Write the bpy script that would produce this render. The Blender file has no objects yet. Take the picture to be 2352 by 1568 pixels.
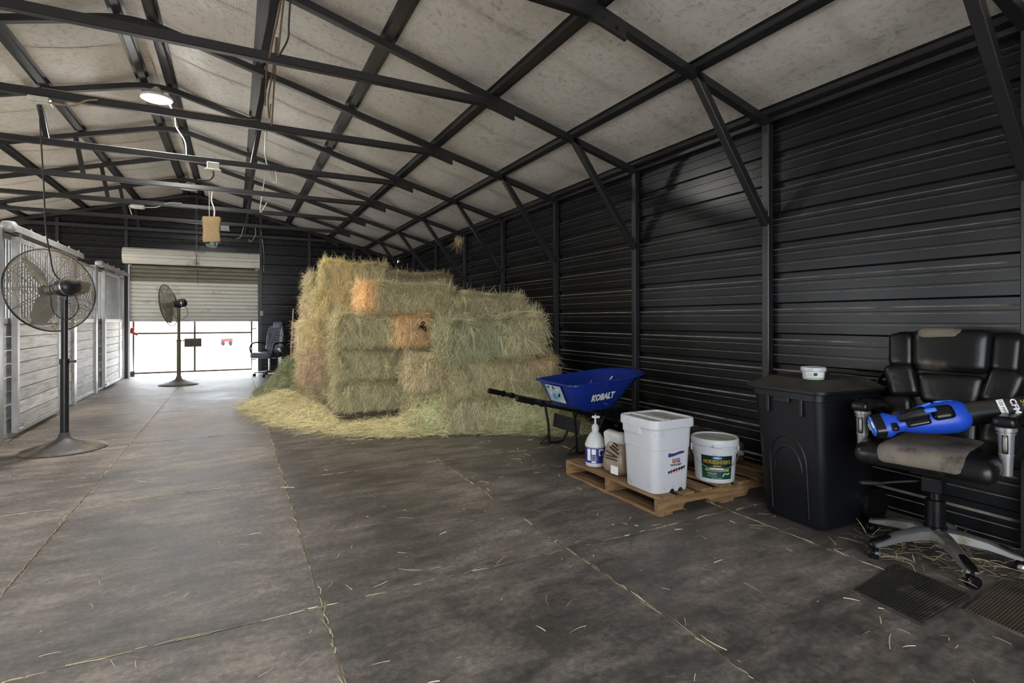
import bpy, bmesh, math, random
import numpy as np
from mathutils import Vector, Matrix, Euler
rnd = random.Random(7)
rng = np.random.default_rng(7)
C = bpy.context.scene.collection
sc = bpy.context.scene
PI = math.pi

# ------------------------------------------------------------------ camera, sky, sun, exposure
cam_d = bpy.data.cameras.new('camera'); cam = bpy.data.objects.new('camera', cam_d); C.objects.link(cam)
cam.location = (0, 0, 1.2); cam.rotation_euler = (PI/2, 0, -0.47773)
cam_d.sensor_width = 36; cam_d.lens = 1228/2352*36; cam_d.shift_y = -49.4/2352
cam_d.clip_start = .05; cam_d.clip_end = 500
sc.camera = cam
sc.view_settings.view_transform = 'Standard'; sc.view_settings.look = 'None'
sc.view_settings.gamma = 1; sc.view_settings.use_curve_mapping = False
sc.view_settings.exposure = 2.75
w = bpy.data.worlds.new('world'); sc.world = w; w.use_nodes = True
bg = w.node_tree.nodes['Background']; bg.inputs[0].default_value = (.86, .93, 1, 1); bg.inputs[1].default_value = 1.0
sun_d = bpy.data.lights.new('sun', 'SUN'); sun_d.energy = 3.2; sun_d.angle = .01; sun_d.color = (1, .95, .87)
sun = bpy.data.objects.new('sun', sun_d); C.objects.link(sun)
sun.rotation_euler = (math.radians(40), 0, math.radians(-112))
try:
    sc.cycles.max_bounces = 8; sc.cycles.diffuse_bounces = 5; sc.cycles.glossy_bounces = 4
    sc.cycles.sample_clamp_indirect = 8; sc.cycles.caustics_reflective = False; sc.cycles.caustics_refractive = False
except Exception: pass
def portal(name, loc, rot, sx, sy):                      # daylight portals in the two door openings
    d = bpy.data.lights.new(name, 'AREA'); d.shape = 'RECTANGLE'; d.size = sx; d.size_y = sy; d.cycles.is_portal = True
    o = bpy.data.objects.new(name, d); C.objects.link(o); o.location = loc; o.rotation_euler = rot
portal('front_portal', (-.6, -2.02, 1.45), (PI/2, 0, 0), 5.0, 2.9)
portal('back_portal', (-.73, 13.5, .6), (-PI/2, 0, 0), 2.4, 1.2)

for y0, y1 in ((3.0,4.9),(6.3,8.9),(10.1,12.8)): portal('side_portal', (-5.30,(y0+y1)/2,1.2), (0,-PI/2,0), 2.4, y1-y0)  # portals for the added, unseen openings in the left wall

# ------------------------------------------------------------------ helpers
def tag(o, label=None, cat=None, group=None, kind=None):
    if label: o['label'] = label
    if cat: o['category'] = cat
    if group: o['group'] = group
    if kind: o['kind'] = kind
    return o
def empty(name, loc=(0,0,0), rz=0, label=None, cat=None, group=None, kind=None, rot=None):
    o = bpy.data.objects.new(name, None); C.objects.link(o); o.location = loc
    o.rotation_euler = rot if rot else (0, 0, rz); o.empty_display_size = .1
    return tag(o, label, cat, group, kind)
def copy_tree(o, parent=None):
    c = o.copy(); C.objects.link(c)
    if parent: c.parent = parent
    for ch in list(o.children): copy_tree(ch, c)
    return c
def RT(loc=(0,0,0), rot=(0,0,0), s=(1,1,1)):
    return Matrix.LocRotScale(Vector(loc), Euler(rot), Vector(s))
def align(p0, p1, up=(0,0,1)):
    p0, p1 = Vector(p0), Vector(p1); x = (p1-p0).normalized(); u = Vector(up)
    if abs(x.dot(u)) > .999: u = Vector((0,1,0))
    y = u.cross(x).normalized(); z = x.cross(y)
    m = Matrix.Identity(4)
    for i in range(3): m[i][0], m[i][1], m[i][2], m[i][3] = x[i], y[i], z[i], p0[i]
    return m
def g_box(sx, sy, sz, c=(0,0,0)):
    x, y, z = sx/2, sy/2, sz/2
    v = [(c[0]+a*x, c[1]+b*y, c[2]+d*z) for a in (-1,1) for b in (-1,1) for d in (-1,1)]
    f = [(0,1,3,2),(4,6,7,5),(0,4,5,1),(2,3,7,6),(0,2,6,4),(1,5,7,3)]
    return v, f
def g_cbox(sx, sy, sz, b, c=(0,0,0)):                    # chamfered box
    bm = bmesh.new(); bmesh.ops.create_cube(bm, size=1)
    bmesh.ops.scale(bm, vec=(sx,sy,sz), verts=bm.verts)
    bmesh.ops.bevel(bm, geom=bm.edges[:], offset=b, segments=1, affect='EDGES', profile=.5)
    v = [(p.co.x+c[0], p.co.y+c[1], p.co.z+c[2]) for p in bm.verts]; bm.verts.index_update()
    f = [tuple(q.index for q in fc.verts) for fc in bm.faces]; bm.free(); return v, f
def g_rbox(sx, sy, sz, r, n=6, fn=None):                 # rounded box / cushion
    bm = bmesh.new(); bmesh.ops.create_cube(bm, size=2)
    bmesh.ops.subdivide_edges(bm, edges=bm.edges[:], cuts=n, use_grid_fill=True)
    h = (sx/2, sy/2, sz/2); v = []
    for p in bm.verts:
        q = [math.copysign(abs(p.co[i])**.6, p.co[i])*h[i] for i in range(3)]
        ri = [r]*3
        cl = [max(-(h[i]-ri[i]), min(h[i]-ri[i], q[i])) for i in range(3)]
        d = [q[i]-cl[i] for i in range(3)]; L = math.sqrt(sum(t*t for t in d)) or 1
        q = [cl[i]+d[i]/L*r for i in range(3)]
        q = tuple(q); v.append(fn(*q) if fn else q)
    bm.verts.index_update(); f = [tuple(q.index for q in fc.verts) for fc in bm.faces]; bm.free(); return v, f
def g_lathe(prof, n=24):
    v, f = [], []; m = len(prof)
    for i in range(n):
        a = 2*PI*i/n
        for r, z in prof: v.append((r*math.cos(a), r*math.sin(a), z))
    for i in range(n):
        j = (i+1) % n
        for k in range(m-1): f.append((i*m+k, j*m+k, j*m+k+1, i*m+k+1))
    if prof[0][0] > 1e-5: f.append(tuple(i*m for i in range(n))[::-1])
    if prof[-1][0] > 1e-5: f.append(tuple(i*m+m-1 for i in range(n)))
    return v, f
def g_tube(path, r, n=8, closed=False):
    P = [Vector(p) for p in path]; m = len(P); v, f = [], []
    rr = r if isinstance(r, (list, tuple)) else [r]*m
    T = [((P[(i+1) % m] if closed or i < m-1 else P[i]) - (P[i-1] if closed or i > 0 else P[i])).normalized() for i in range(m)]
    u = Vector((0,0,1)) if abs(T[0].z) < .9 else Vector((1,0,0)); u = (u - T[0]*u.dot(T[0])).normalized()
    for i in range(m):
        u = (u - T[i]*u.dot(T[i])).normalized(); b = T[i].cross(u)
        for k in range(n):
            a = 2*PI*k/n; v.append(tuple(P[i] + (u*math.cos(a)+b*math.sin(a))*rr[i]))
    for i in range(m if closed else m-1):
        j = (i+1) % m
        for k in range(n): l = (k+1) % n; f.append((i*n+k, i*n+l, j*n+l, j*n+k))
    if not closed: f.append(tuple(range(n))[::-1]); f.append(tuple((m-1)*n+k for k in range(n)))
    return v, f
def g_prism(poly, h, z0=0):
    n = len(poly); v = [(x,y,z0) for x,y in poly]+[(x,y,z0+h) for x,y in poly]
    f = [tuple(range(n))[::-1], tuple(range(n,2*n))]+[(i,(i+1)%n,n+(i+1)%n,n+i) for i in range(n)]
    return v, f
def g_loft(rings, cap=True):
    n = len(rings[0]); v = [tuple(p) for r in rings for p in r]; f = []
    for i in range(len(rings)-1):
        for k in range(n): l = (k+1) % n; f.append((i*n+k, i*n+l, (i+1)*n+l, (i+1)*n+k))
    if cap: f.append(tuple(range(n))[::-1]); f.append(tuple((len(rings)-1)*n+k for k in range(n)))
    return v, f
def rrect(sx, sy, r, z=0, n=5, cx=0, cy=0):
    out = []
    for (qx, qy, a0) in ((1,1,0),(-1,1,PI/2),(-1,-1,PI),(1,-1,1.5*PI)):
        for i in range(n+1):
            a = a0+PI/2*i/n; out.append((cx+qx*(sx/2-r)+r*math.cos(a), cy+qy*(sy/2-r)+r*math.sin(a), z))
    return out
def spline(pts, n=8):                                    # Catmull-Rom through points
    P = [Vector(p) for p in pts]; P = [P[0]*2-P[1]]+P+[P[-1]*2-P[-2]]; out = []
    for i in range(1, len(P)-2):
        for k in range(n):
            t = k/n; a,b,c,d = P[i-1:i+3]
            out.append(.5*((2*b)+(c-a)*t+(2*a-5*b+4*c-d)*t*t+(3*b-a-3*c+d)*t**3))
    out.append(P[-2]); return [tuple(p) for p in out]
class MB:
    def __init__(s): s.v, s.f = [], []
    def add(s, g, m=None):
        v, f = g; k = len(s.v)
        s.v += [tuple(m @ Vector(p)) for p in v] if m is not None else list(v)
        s.f += [tuple(i+k for i in q) for q in f]; return s
    def box(s, c, size, rot=None): return s.add(g_box(*size), RT(c, rot or (0,0,0)))
    def cbox(s, c, size, b=.004, rot=None): return s.add(g_cbox(*size, b), RT(c, rot or (0,0,0)))
    def bar(s, p0, p1, wd, ht, up=(0,0,1), b=0):
        L = (Vector(p1)-Vector(p0)).length
        return s.add(g_cbox(L, wd, ht, b, (L/2,0,0)) if b else g_box(L, wd, ht, (L/2,0,0)), align(p0, p1, up))
    def tube(s, path, r, n=8, closed=False): return s.add(g_tube(path, r, n, closed))
    def lathe(s, prof, n=24, m=None): return s.add(g_lathe(prof, n), m)
    def mesh(s, name, smooth=30):
        me = bpy.data.meshes.new(name); me.from_pydata(s.v, [], s.f); fix(me, smooth); return me
def fix(me, smooth=30):
    bm = bmesh.new(); bm.from_mesh(me); bmesh.ops.recalc_face_normals(bm, faces=bm.faces); bm.to_mesh(me); bm.free()
    if smooth:
        me.shade_smooth()
        if smooth < 180: me.set_sharp_from_angle(angle=math.radians(smooth))
def obj(name, mb, m, parent=None, smooth=30, loc=None, rot=None):
    me = mb.mesh(name, smooth) if isinstance(mb, MB) else mb
    if m and not me.materials: me.materials.append(m)
    o = bpy.data.objects.new(name, me); C.objects.link(o)
    if parent: o.parent = parent
    if loc: o.location = loc
    if rot: o.rotation_euler = rot
    return o
def G(g, m=None): return MB().add(g, m)
def text(name, body, size, m, parent, mat4, bold=.0, shear=0, wrap=None, ext=.0006, align_x='CENTER', sx=1, space=1, x0=0):
    cu = bpy.data.curves.new(name, 'FONT'); cu.body = body; cu.size = size; cu.extrude = ext; cu.offset = bold; cu.shear = shear
    cu.align_x = align_x; cu.align_y = 'CENTER'; cu.resolution_u = 2; cu.space_character = space
    t = bpy.data.objects.new('t', cu); C.objects.link(t); bpy.context.view_layer.update()
    me = bpy.data.meshes.new_from_object(t.evaluated_get(bpy.context.evaluated_depsgraph_get()))
    bpy.data.objects.remove(t); bpy.data.curves.remove(cu)
    for v in me.vertices:
        v.co.x = v.co.x*sx+x0
        if wrap:                                          # wrap round a vertical cylinder of radius wrap, facing -y
            w0 = wrap(v.co.y) if callable(wrap) else wrap; R = w0+v.co.z; a = v.co.x/w0; v.co = Vector((R*math.sin(a), -R*math.cos(a), v.co.y))
    me.transform(mat4); me.name = name; me.materials.clear(); me.materials.append(m)
    o = bpy.data.objects.new(name, me); C.objects.link(o); o.parent = parent; return o

# ------------------------------------------------------------------ materials
def newmat(name):
    m = bpy.data.materials.new(name); m.use_nodes = True; nt = m.node_tree
    return m, nt, nt.nodes['Principled BSDF']
def nd(nt, typ, ins=None, **at):
    n = nt.nodes.new(typ)
    for k, v in at.items(): setattr(n, k, v)
    for k, v in (ins or {}).items():
        if isinstance(v, bpy.types.NodeSocket): nt.links.new(v, n.inputs[k])
        else: n.inputs[k].default_value = v
    return n
def rgba(c): return (c[0], c[1], c[2], 1)
def ramp(nt, fac, stops):
    r = nd(nt, 'ShaderNodeValToRGB', {0: fac}); e = r.color_ramp.elements
    while len(e) < len(stops): e.new(.5)
    for q, (p, c) in zip(e, stops): q.position = p; q.color = rgba(c) if len(c) == 3 else c
    return r.outputs[0]
def mixc(nt, fac, a, b, mode='MIX'):
    n = nd(nt, 'ShaderNodeMix', data_type='RGBA', blend_type=mode)
    for k, v in ((0, fac), (6, a), (7, b)):
        if isinstance(v, bpy.types.NodeSocket): nt.links.new(v, n.inputs[k])
        else: n.inputs[k].default_value = v if k == 0 else rgba(v)
    return n.outputs[2]
def math_(nt, op, a, b=0, clamp=False):
    n = nd(nt, 'ShaderNodeMath', {0: a, 1: b}, operation=op); n.use_clamp = clamp; return n.outputs[0]
def coords(nt, world=False, stretch=None, rand=True):
    if world: v = nd(nt, 'ShaderNodeNewGeometry').outputs['Position']
    else:
        v = nd(nt, 'ShaderNodeTexCoord').outputs['Object']
        if rand:
            oi = nd(nt, 'ShaderNodeObjectInfo')
            v = nd(nt, 'ShaderNodeVectorMath', {0: v, 1: nd(nt, 'ShaderNodeCombineXYZ', {0: math_(nt,'MULTIPLY',oi.outputs['Random'],31), 1: math_(nt,'MULTIPLY',oi.outputs['Random'],17), 2: math_(nt,'MULTIPLY',oi.outputs['Random'],23)}).outputs[0]}, operation='ADD').outputs[0]
    if stretch: v = nd(nt, 'ShaderNodeMapping', {0: v, 3: stretch}).outputs[0]
    return v
def noise(nt, v, scale, detail=4, rough=.55):
    return nd(nt, 'ShaderNodeTexNoise', {'Vector': v, 'Scale': scale, 'Detail': detail, 'Roughness': rough}).outputs[0]
def mat(name, c1, c2=None, scale=6, rough=.5, rough2=None, metal=0, bump=0, stretch=None, dirt=None, dirt_scale=2, dirt_amt=.5, dust=None, world=False, spec=.5, fine=None, emit=None):
    m, nt, b = newmat(name); c2 = c2 or tuple(x*.8 for x in c1)
    v = coords(nt, world, stretch); n1 = noise(nt, v, scale)
    col = ramp(nt, n1, [(.3, c1), (.7, c2)])
    if dirt:
        n2 = noise(nt, coords(nt, world), dirt_scale, 6, .65)
        col = mixc(nt, ramp(nt, n2, [(.62-dirt_amt*.3, (0,0,0)), (.72-dirt_amt*.1, (1,1,1))]), col, dirt)
    if dust:                                             # dust lies on faces that look up
        nz = nd(nt, 'ShaderNodeSeparateXYZ', {0: nd(nt, 'ShaderNodeNewGeometry').outputs['Normal']}).outputs[2]
        f = math_(nt, 'MULTIPLY', ramp(nt, nz, [(.25,(0,0,0)), (.75,(1,1,1))]), ramp(nt, noise(nt, coords(nt, world), 9, 5), [(.25,(.25,)*3),(.6,(1,1,1))]))
        col = mixc(nt, f, col, dust)
        nt.links.new(math_(nt, 'ADD', math_(nt,'MULTIPLY', f, .9-rough), rough), b.inputs['Roughness'])
    nt.links.new(col, b.inputs['Base Color'])
    if not dust: b.inputs['Roughness'].default_value = rough
    if rough2 is not None:
        nt.links.new(nd(nt, 'ShaderNodeMapRange', {0: noise(nt, coords(nt, world), 3, 5), 1: .3, 2: .7, 3: rough, 4: rough2}).outputs[0], b.inputs['Roughness'])
    b.inputs['Metallic'].default_value = metal; b.inputs['Specular IOR Level'].default_value = spec
    if bump:
        bp = nd(nt, 'ShaderNodeBump', {'Strength': bump, 'Distance': .01, 'Height': noise(nt, v, scale*3, 5)})
        nt.links.new(bp.outputs[0], b.inputs['Normal'])
    if emit: b.inputs['Emission Color'].default_value = rgba(emit[0]); b.inputs['Emission Strength'].default_value = emit[1]
    return m

def floor_mat():
    m, nt, b = newmat('worn_floor')
    v = coords(nt, True)
    vs = coords(nt, True, (1.0, 2.6, 1))
    big = noise(nt, v, .9, 5, .6); mid = noise(nt, vs, 3.2, 8, .68); fin = noise(nt, v, 34, 7, .78); grit = noise(nt, v, 150, 3, .6)
    f = math_(nt,'ADD', math_(nt,'MULTIPLY',big,.36), math_(nt,'ADD', math_(nt,'MULTIPLY',mid,.33), math_(nt,'MULTIPLY',fin,.31)))
    wr_ = nd(nt,'ShaderNodeAttribute'); wr_.attribute_type='OBJECT'; wr_.attribute_name='wear_and_light'
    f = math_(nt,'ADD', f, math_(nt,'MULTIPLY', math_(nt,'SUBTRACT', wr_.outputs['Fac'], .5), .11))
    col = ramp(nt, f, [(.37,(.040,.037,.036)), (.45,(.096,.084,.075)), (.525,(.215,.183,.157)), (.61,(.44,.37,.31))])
    tan = ramp(nt, noise(nt, vs, 1.7, 9, .72), [(.56,(0,0,0)), (.72,(1,1,1))])
    col = mixc(nt, math_(nt,'MULTIPLY',tan,.5), col, (.30,.235,.165))
    col = mixc(nt, math_(nt,'MULTIPLY',ramp(nt, grit, [(.6,(0,0,0)),(.75,(1,1,1))]),.35), col, (.3,.27,.22))
    vor = nd(nt,'ShaderNodeTexVoronoi',{'Vector':v,'Scale':24.0}).outputs['Distance']
    col = mixc(nt, math_(nt,'MULTIPLY',ramp(nt, vor, [(.03,(1,1,1)),(.055,(0,0,0))]),.55), col, (.42,.38,.28))
    nt.links.new(col, b.inputs['Base Color'])
    nt.links.new(nd(nt,'ShaderNodeMapRange',{0:f,1:.35,2:.65,3:.3,4:.62}).outputs[0], b.inputs['Roughness'])
    b.inputs['Specular IOR Level'].default_value = .5
    hgt = math_(nt,'ADD', math_(nt,'MULTIPLY',mid,.6), math_(nt,'MULTIPLY',fin,.7))
    nt.links.new(nd(nt,'ShaderNodeBump',{'Strength':.35,'Distance':.012,'Height':hgt}).outputs[0], b.inputs['Normal'])
    return m
def ceil_mat():
    m, nt, b = newmat('mildewed_insulation')
    v = coords(nt, True); vs = coords(nt, True, (1,.35,1))
    big = noise(nt, v, .8, 5, .6); spot = noise(nt, v, 22, 7, .75); sp2 = noise(nt, v, 5, 6, .7)
    col = ramp(nt, big, [(.3,(.52,.505,.475)), (.5,(.58,.565,.54)), (.7,(.55,.505,.455))])
    col = mixc(nt, math_(nt,'MULTIPLY',ramp(nt, spot,[(.5,(0,0,0)),(.66,(1,1,1))]), math_(nt,'ADD',ramp(nt,sp2,[(.35,(0,0,0)),(.65,(.75,)*3)]),.1)), col, (.16,.15,.135))
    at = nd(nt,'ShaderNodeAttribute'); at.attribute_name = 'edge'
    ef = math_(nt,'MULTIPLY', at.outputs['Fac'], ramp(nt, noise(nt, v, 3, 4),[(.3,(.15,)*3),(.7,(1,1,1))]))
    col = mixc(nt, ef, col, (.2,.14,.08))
    nt.links.new(col, b.inputs['Base Color']); b.inputs['Roughness'].default_value = .5
    gx = nd(nt,'ShaderNodeTexWave',{'Vector':v,'Scale':28.0,'Distortion':2.5,'Detail':2.0}).outputs[1]
    h = math_(nt,'ADD', math_(nt,'MULTIPLY',noise(nt, vs, 9, 5, .6),1.0), math_(nt,'MULTIPLY',gx,.12))
    nt.links.new(nd(nt,'ShaderNodeBump',{'Strength':.35,'Distance':.02,'Height':h}).outputs[0], b.inputs['Normal'])
    return m
def hay_mat():
    m, nt, b = newmat('hay')
    a = nd(nt,'ShaderNodeAttribute'); a.attribute_type='OBJECT'; a.attribute_name='tint_a'
    a2 = nd(nt,'ShaderNodeAttribute'); a2.attribute_type='OBJECT'; a2.attribute_name='tint_b'
    sp = nd(nt,'ShaderNodeAttribute'); sp.attribute_type='OBJECT'; sp.attribute_name='split'
    sh = nd(nt,'ShaderNodeAttribute'); sh.attribute_name='shade'
    ov = nd(nt,'ShaderNodeTexCoord').outputs['Object']; oi = nd(nt,'ShaderNodeObjectInfo').outputs['Random']
    x = nd(nt,'ShaderNodeSeparateXYZ',{0:ov}).outputs[0]
    wob = math_(nt,'MULTIPLY',math_(nt,'SUBTRACT',noise(nt, ov, 6, 3),.5),.12)
    xs = math_(nt,'ADD',x,wob)
    fac = ramp(nt, math_(nt,'ADD',math_(nt,'MULTIPLY',math_(nt,'SUBTRACT',xs,sp.outputs['Fac']),12),.5), [(0,(0,0,0)),(1,(1,1,1))])
    col = mixc(nt, fac, a.outputs['Color'], a2.outputs['Color'])
    fl = nd(nt,'ShaderNodeTexWhiteNoise',{'W':math_(nt,'ADD',math_(nt,'FLOOR',math_(nt,'MULTIPLY',xs,8)),math_(nt,'MULTIPLY',oi,50))}, noise_dimensions='1D').outputs[0]
    col = mixc(nt, math_(nt,'MULTIPLY',fl,.35), col, (.60,.50,.26))
    col = mixc(nt, ramp(nt, noise(nt, ov, 5, 5, .65), [(.4,(0,0,0)),(.75,(.6,.6,.6))]), col, (.64,.53,.32))
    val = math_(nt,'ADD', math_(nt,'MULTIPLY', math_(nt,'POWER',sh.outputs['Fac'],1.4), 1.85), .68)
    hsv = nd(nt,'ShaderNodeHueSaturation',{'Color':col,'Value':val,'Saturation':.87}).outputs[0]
    nt.links.new(hsv, b.inputs['Base Color']); b.inputs['Roughness'].default_value=.6; b.inputs['Specular IOR Level'].default_value=.3
    tr = nd(nt,'ShaderNodeBsdfTranslucent',{0:hsv}); mx = nd(nt,'ShaderNodeMixShader',{0:.22,1:b.outputs[0],2:tr.outputs[0]})
    nt.links.new(mx.outputs[0], nt.nodes['Material Output'].inputs[0])
    return m
def wood_mat(name, c1, c2, c3, axis=0, rough=.65, bump=.25, sc_=1.0):
    m, nt, b = newmat(name); st = [9*sc_]*3; st[axis] = .9*sc_
    v = coords(nt, False, tuple(st)); g = noise(nt, v, 1.6, 7, .65)
    oi = nd(nt,'ShaderNodeObjectInfo').outputs['Random']
    col = ramp(nt, g, [(.3,c1),(.55,c2),(.72,c3)])
    kn = ramp(nt, noise(nt, coords(nt, False, tuple(t*.35 for t in st)), 2.6, 4, .6), [(.62,(0,0,0)),(.75,(1,1,1))])
    col = mixc(nt, math_(nt,'MULTIPLY',kn,.7), col, tuple(t*.4 for t in c1))
    hsv = nd(nt,'ShaderNodeHueSaturation',{'Color':col,'Value':math_(nt,'ADD',math_(nt,'MULTIPLY',oi,.35),.82)}).outputs[0]
    nt.links.new(hsv, b.inputs['Base Color']); b.inputs['Roughness'].default_value = rough
    nt.links.new(nd(nt,'ShaderNodeBump',{'Strength':bump,'Distance':.004,'Height':g}).outputs[0], b.inputs['Normal'])
    return m

K = {}
K['floor'] = floor_mat(); K['ceil'] = ceil_mat(); K['hay'] = hay_mat()
K['joint'] = mat('joint_dust', (.46,.37,.25), (.20,.16,.115), 9, .9, world=True)
K['wall'] = mat('black_wall_steel', (.0055,.0057,.0068), (.008,.0082,.0098), 2, .27, dust=(.34,.30,.245), world=True, bump=.02, spec=.28)
K['frame'] = mat('black_frame_steel', (.012,.0122,.0138), (.017,.017,.0195), 3, .34, dust=(.06,.055,.05), bump=.03)
K['galv'] = mat('galvanised', (.52,.53,.54), (.40,.41,.42), 14, .38, metal=.75, bump=.05, dirt=(.3,.28,.25), dirt_amt=.2)
K['whitesteel'] = mat('grey_white_steel', (.60,.60,.60), (.47,.47,.47), 8, .42, metal=.25, dirt=(.3,.27,.23), dirt_amt=.15)
K['board'] = wood_mat('whitewashed_board', (.50,.49,.49), (.88,.87,.86), (.90,.89,.87), 1, .6, .35, 1.8)
K['slat'] = mat('door_slat', (.84,.82,.75), (.76,.74,.68), 3, .42, metal=.1, dirt=(.35,.31,.24), dirt_amt=.12)
K['slat_brown'] = mat('brown_slat', (.30,.275,.22), (.22,.195,.15), 4, .5, metal=.1)  # darker, browner tone for the upper slats
K['ground'] = mat('pale_gravel', (.62,.60,.56), (.48,.46,.43), 20, .9, bump=.3, world=True)
K['black'] = mat('black_plastic', (.0045,.0047,.006), (.0065,.0068,.0085), 5, .45, bump=.04, dust=(.045,.037,.028), spec=.35)
K['blackgloss'] = mat('glossy_black', (.005,.005,.0055), (.008,.008,.0085), 5, .22, spec=.4)
K['leather'] = mat('black_leather', (.005,.005,.0055), (.009,.0085,.008), 7, .3, spec=.4, bump=.12, dirt=(.07,.055,.042), dirt_amt=.12, dirt_scale=5)
K['leather_worn'] = mat('dusty_worn_leather', (.20,.165,.13), (.14,.115,.09), 9, .75, bump=.2, dirt=(.014,.013,.013), dirt_amt=.35, dirt_scale=5)
K['stitch'] = mat('stitch', (.15,.135,.11), None, 20, .8)
K['chrome'] = mat('chrome', (.62,.62,.62), (.5,.5,.5), 6, .22, metal=.95, dirt=(.25,.2,.14), dirt_amt=.1)
K['satin'] = mat('satin_silver_plastic', (.36,.36,.37), (.30,.30,.31), 6, .38, metal=.55, dirt=(.2,.17,.13), dirt_amt=.1)
K['alu'] = mat('dull_aluminium', (.46,.455,.44), (.36,.35,.33), 5, .36, metal=.8, dirt=(.22,.18,.12), dirt_amt=.3, dirt_scale=5)
K['white'] = mat('white_plastic', (.62,.625,.65), (.57,.575,.60), 4, .42, dirt=(.45,.42,.38), dirt_amt=.06, dirt_scale=9)
K['whitedusty'] = mat('dusty_white_lid', (.52,.49,.44), (.38,.35,.3), 9, .6, dirt=(.3,.27,.22), dirt_amt=.4, dirt_scale=6)
K['paper'] = mat('white_print', (.8,.8,.8), (.74,.74,.74), 30, .55)
K['blue'] = mat('barrow_blue', (.012,.035,.27), (.010,.028,.22), 4, .3, dirt=(.05,.07,.2), dirt_amt=.08, dirt_scale=9)
K['toolblue'] = mat('tool_blue', (.018,.085,.62), (.015,.07,.52), 6, .38)
K['toolblue2'] = mat('pale_tool_blue', (.05,.2,.85), (.04,.17,.75), 6, .38)
K['navy'] = mat('navy_print', (.012,.022,.16), (.015,.028,.2), 20, .45)
K['purple'] = mat('violet_print', (.05,.035,.2), None, 20, .5)
K['green'] = mat('green_print', (.008,.075,.04), (.006,.05,.028), 8, .4)
K['dkgreen'] = mat('dark_green_print', (.004,.016,.012), None, 8, .4)
K['gold'] = mat('gold_print', (.45,.33,.04), (.38,.27,.03), 20, .5)
K['sky'] = mat('pale_blue_print', (.12,.42,.75), None, 20, .5)
K['redp'] = mat('red_print', (.32,.03,.02), None, 20, .5)
K['dark'] = mat('dark_print', (.015,.013,.012), None, 20, .5)
K['pinkgrey'] = mat('grey_sticker', (.48,.6,.66), (.4,.52,.58), 12, .4)
K['rubber'] = mat('grooved_rubber', (.020,.018,.016), (.045,.038,.03), 7, .7, dirt=(.13,.1,.07), dirt_amt=.22, dirt_scale=4, bump=.1)
K['rubber2'] = mat('brown_grooved_rubber', (.07,.052,.037), (.11,.085,.06), 7, .75, dirt=(.03,.026,.02), dirt_amt=.25, dirt_scale=4, bump=.1)
K['pallet'] = wood_mat('pallet_wood', (.11,.052,.02), (.27,.152,.066), (.40,.25,.125), 0, .7, .3, 2.6)
K['pallet_y'] = wood_mat('pallet_deck_wood', (.11,.055,.022), (.26,.15,.068), (.40,.26,.135), 1, .7, .3, 2.6)
K['oldpallet'] = wood_mat('old_pallet_wood', (.06,.045,.03), (.12,.09,.06), (.17,.13,.09), 0, .8, .3, 2.6)
K['handle'] = wood_mat('broom_wood', (.34,.19,.10), (.45,.27,.15), (.5,.33,.2), 2, .5, .05)
K['fanwire'] = mat('dusty_fan_wire', (.21,.175,.13), (.34,.285,.21), 9, .55, metal=.1)
K['fanblack'] = mat('black_fan_steel', (.016,.017,.021), (.022,.023,.028), 5, .3, dust=(.2,.165,.12))
K['fanbase'] = mat('dusty_fan_base', (.10,.092,.088), (.16,.14,.12), 5, .5, dirt=(.28,.22,.14), dirt_amt=.35, dirt_scale=5)
K['olive'] = mat('olive_pole', (.17,.16,.07), (.11,.10,.05), 4, .4, metal=.3)
K['blade'] = mat('dusty_fan_blade', (.42,.39,.34), (.32,.29,.24), 8, .5, metal=.2)
K['cord'] = mat('brown_cord', (.17,.11,.07), (.12,.08,.055), 20, .7)
K['cordblk'] = mat('dark_cord', (.04,.04,.04), None, 20, .6)
K['cordwht'] = mat('white_cable', (.62,.6,.54), None, 20, .5)
K['cordorg'] = mat('dusty_orange_cord', (.36,.24,.14), (.27,.18,.11), 20, .6)
K['box'] = mat('white_box', (.60,.59,.54), (.5,.49,.44), 10, .5, dirt=(.42,.36,.22), dirt_amt=.25, dirt_scale=20)
K['bagbrown'] = mat('brown_paper_bag', (.34,.24,.17), (.26,.18,.125), 9, .3, bump=.3)
K['bagdark'] = mat('dark_brown_shiny_bag', (.045,.028,.02), (.07,.045,.03), 9, .16, bump=.5)
K['clear'] = mat('milky_plastic', (.60,.60,.58), (.5,.5,.48), 12, .25, bump=.3)
K['bottle'] = mat('milky_white_jug', (.62,.63,.63), (.55,.56,.56), 8, .35)
K['mesh'] = mat('brown_mesh_bag', (.26,.18,.085), (.2,.135,.06), 40, .8, bump=.2)
K['rust'] = mat('rusty_gate_tube', (.035,.024,.017), (.06,.042,.03), 7, .6, metal=.3)
K['red'] = mat('red_paint', (.42,.03,.03), (.35,.03,.03), 9, .5)
K['sign'] = mat('olive_grey_plate', (.11,.11,.08), (.085,.085,.062), 9, .6)
K['bluechair'] = mat('blue_black_leather', (.085,.098,.13), (.12,.135,.175), 7, .32)
K['tote'] = mat('dark_tote', (.016,.018,.024), None, 6, .4)
K['twine'] = mat('black_twine', (.01,.01,.01), None, 9, .6)
K['greenh'] = K['hay']
K['led'] = mat('lit_led', (1,1,1), (1,1,1), 1, .5, emit=((1,.98,.95), 75))
# jar glass
mg, ntg, bgl = newmat('green_glass'); bgl.inputs['Base Color'].default_value = (.35,.5,.42,1); bgl.inputs['Roughness'].default_value = .08; bgl.inputs['Transmission Weight'].default_value = .85
K['glass'] = mg

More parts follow.
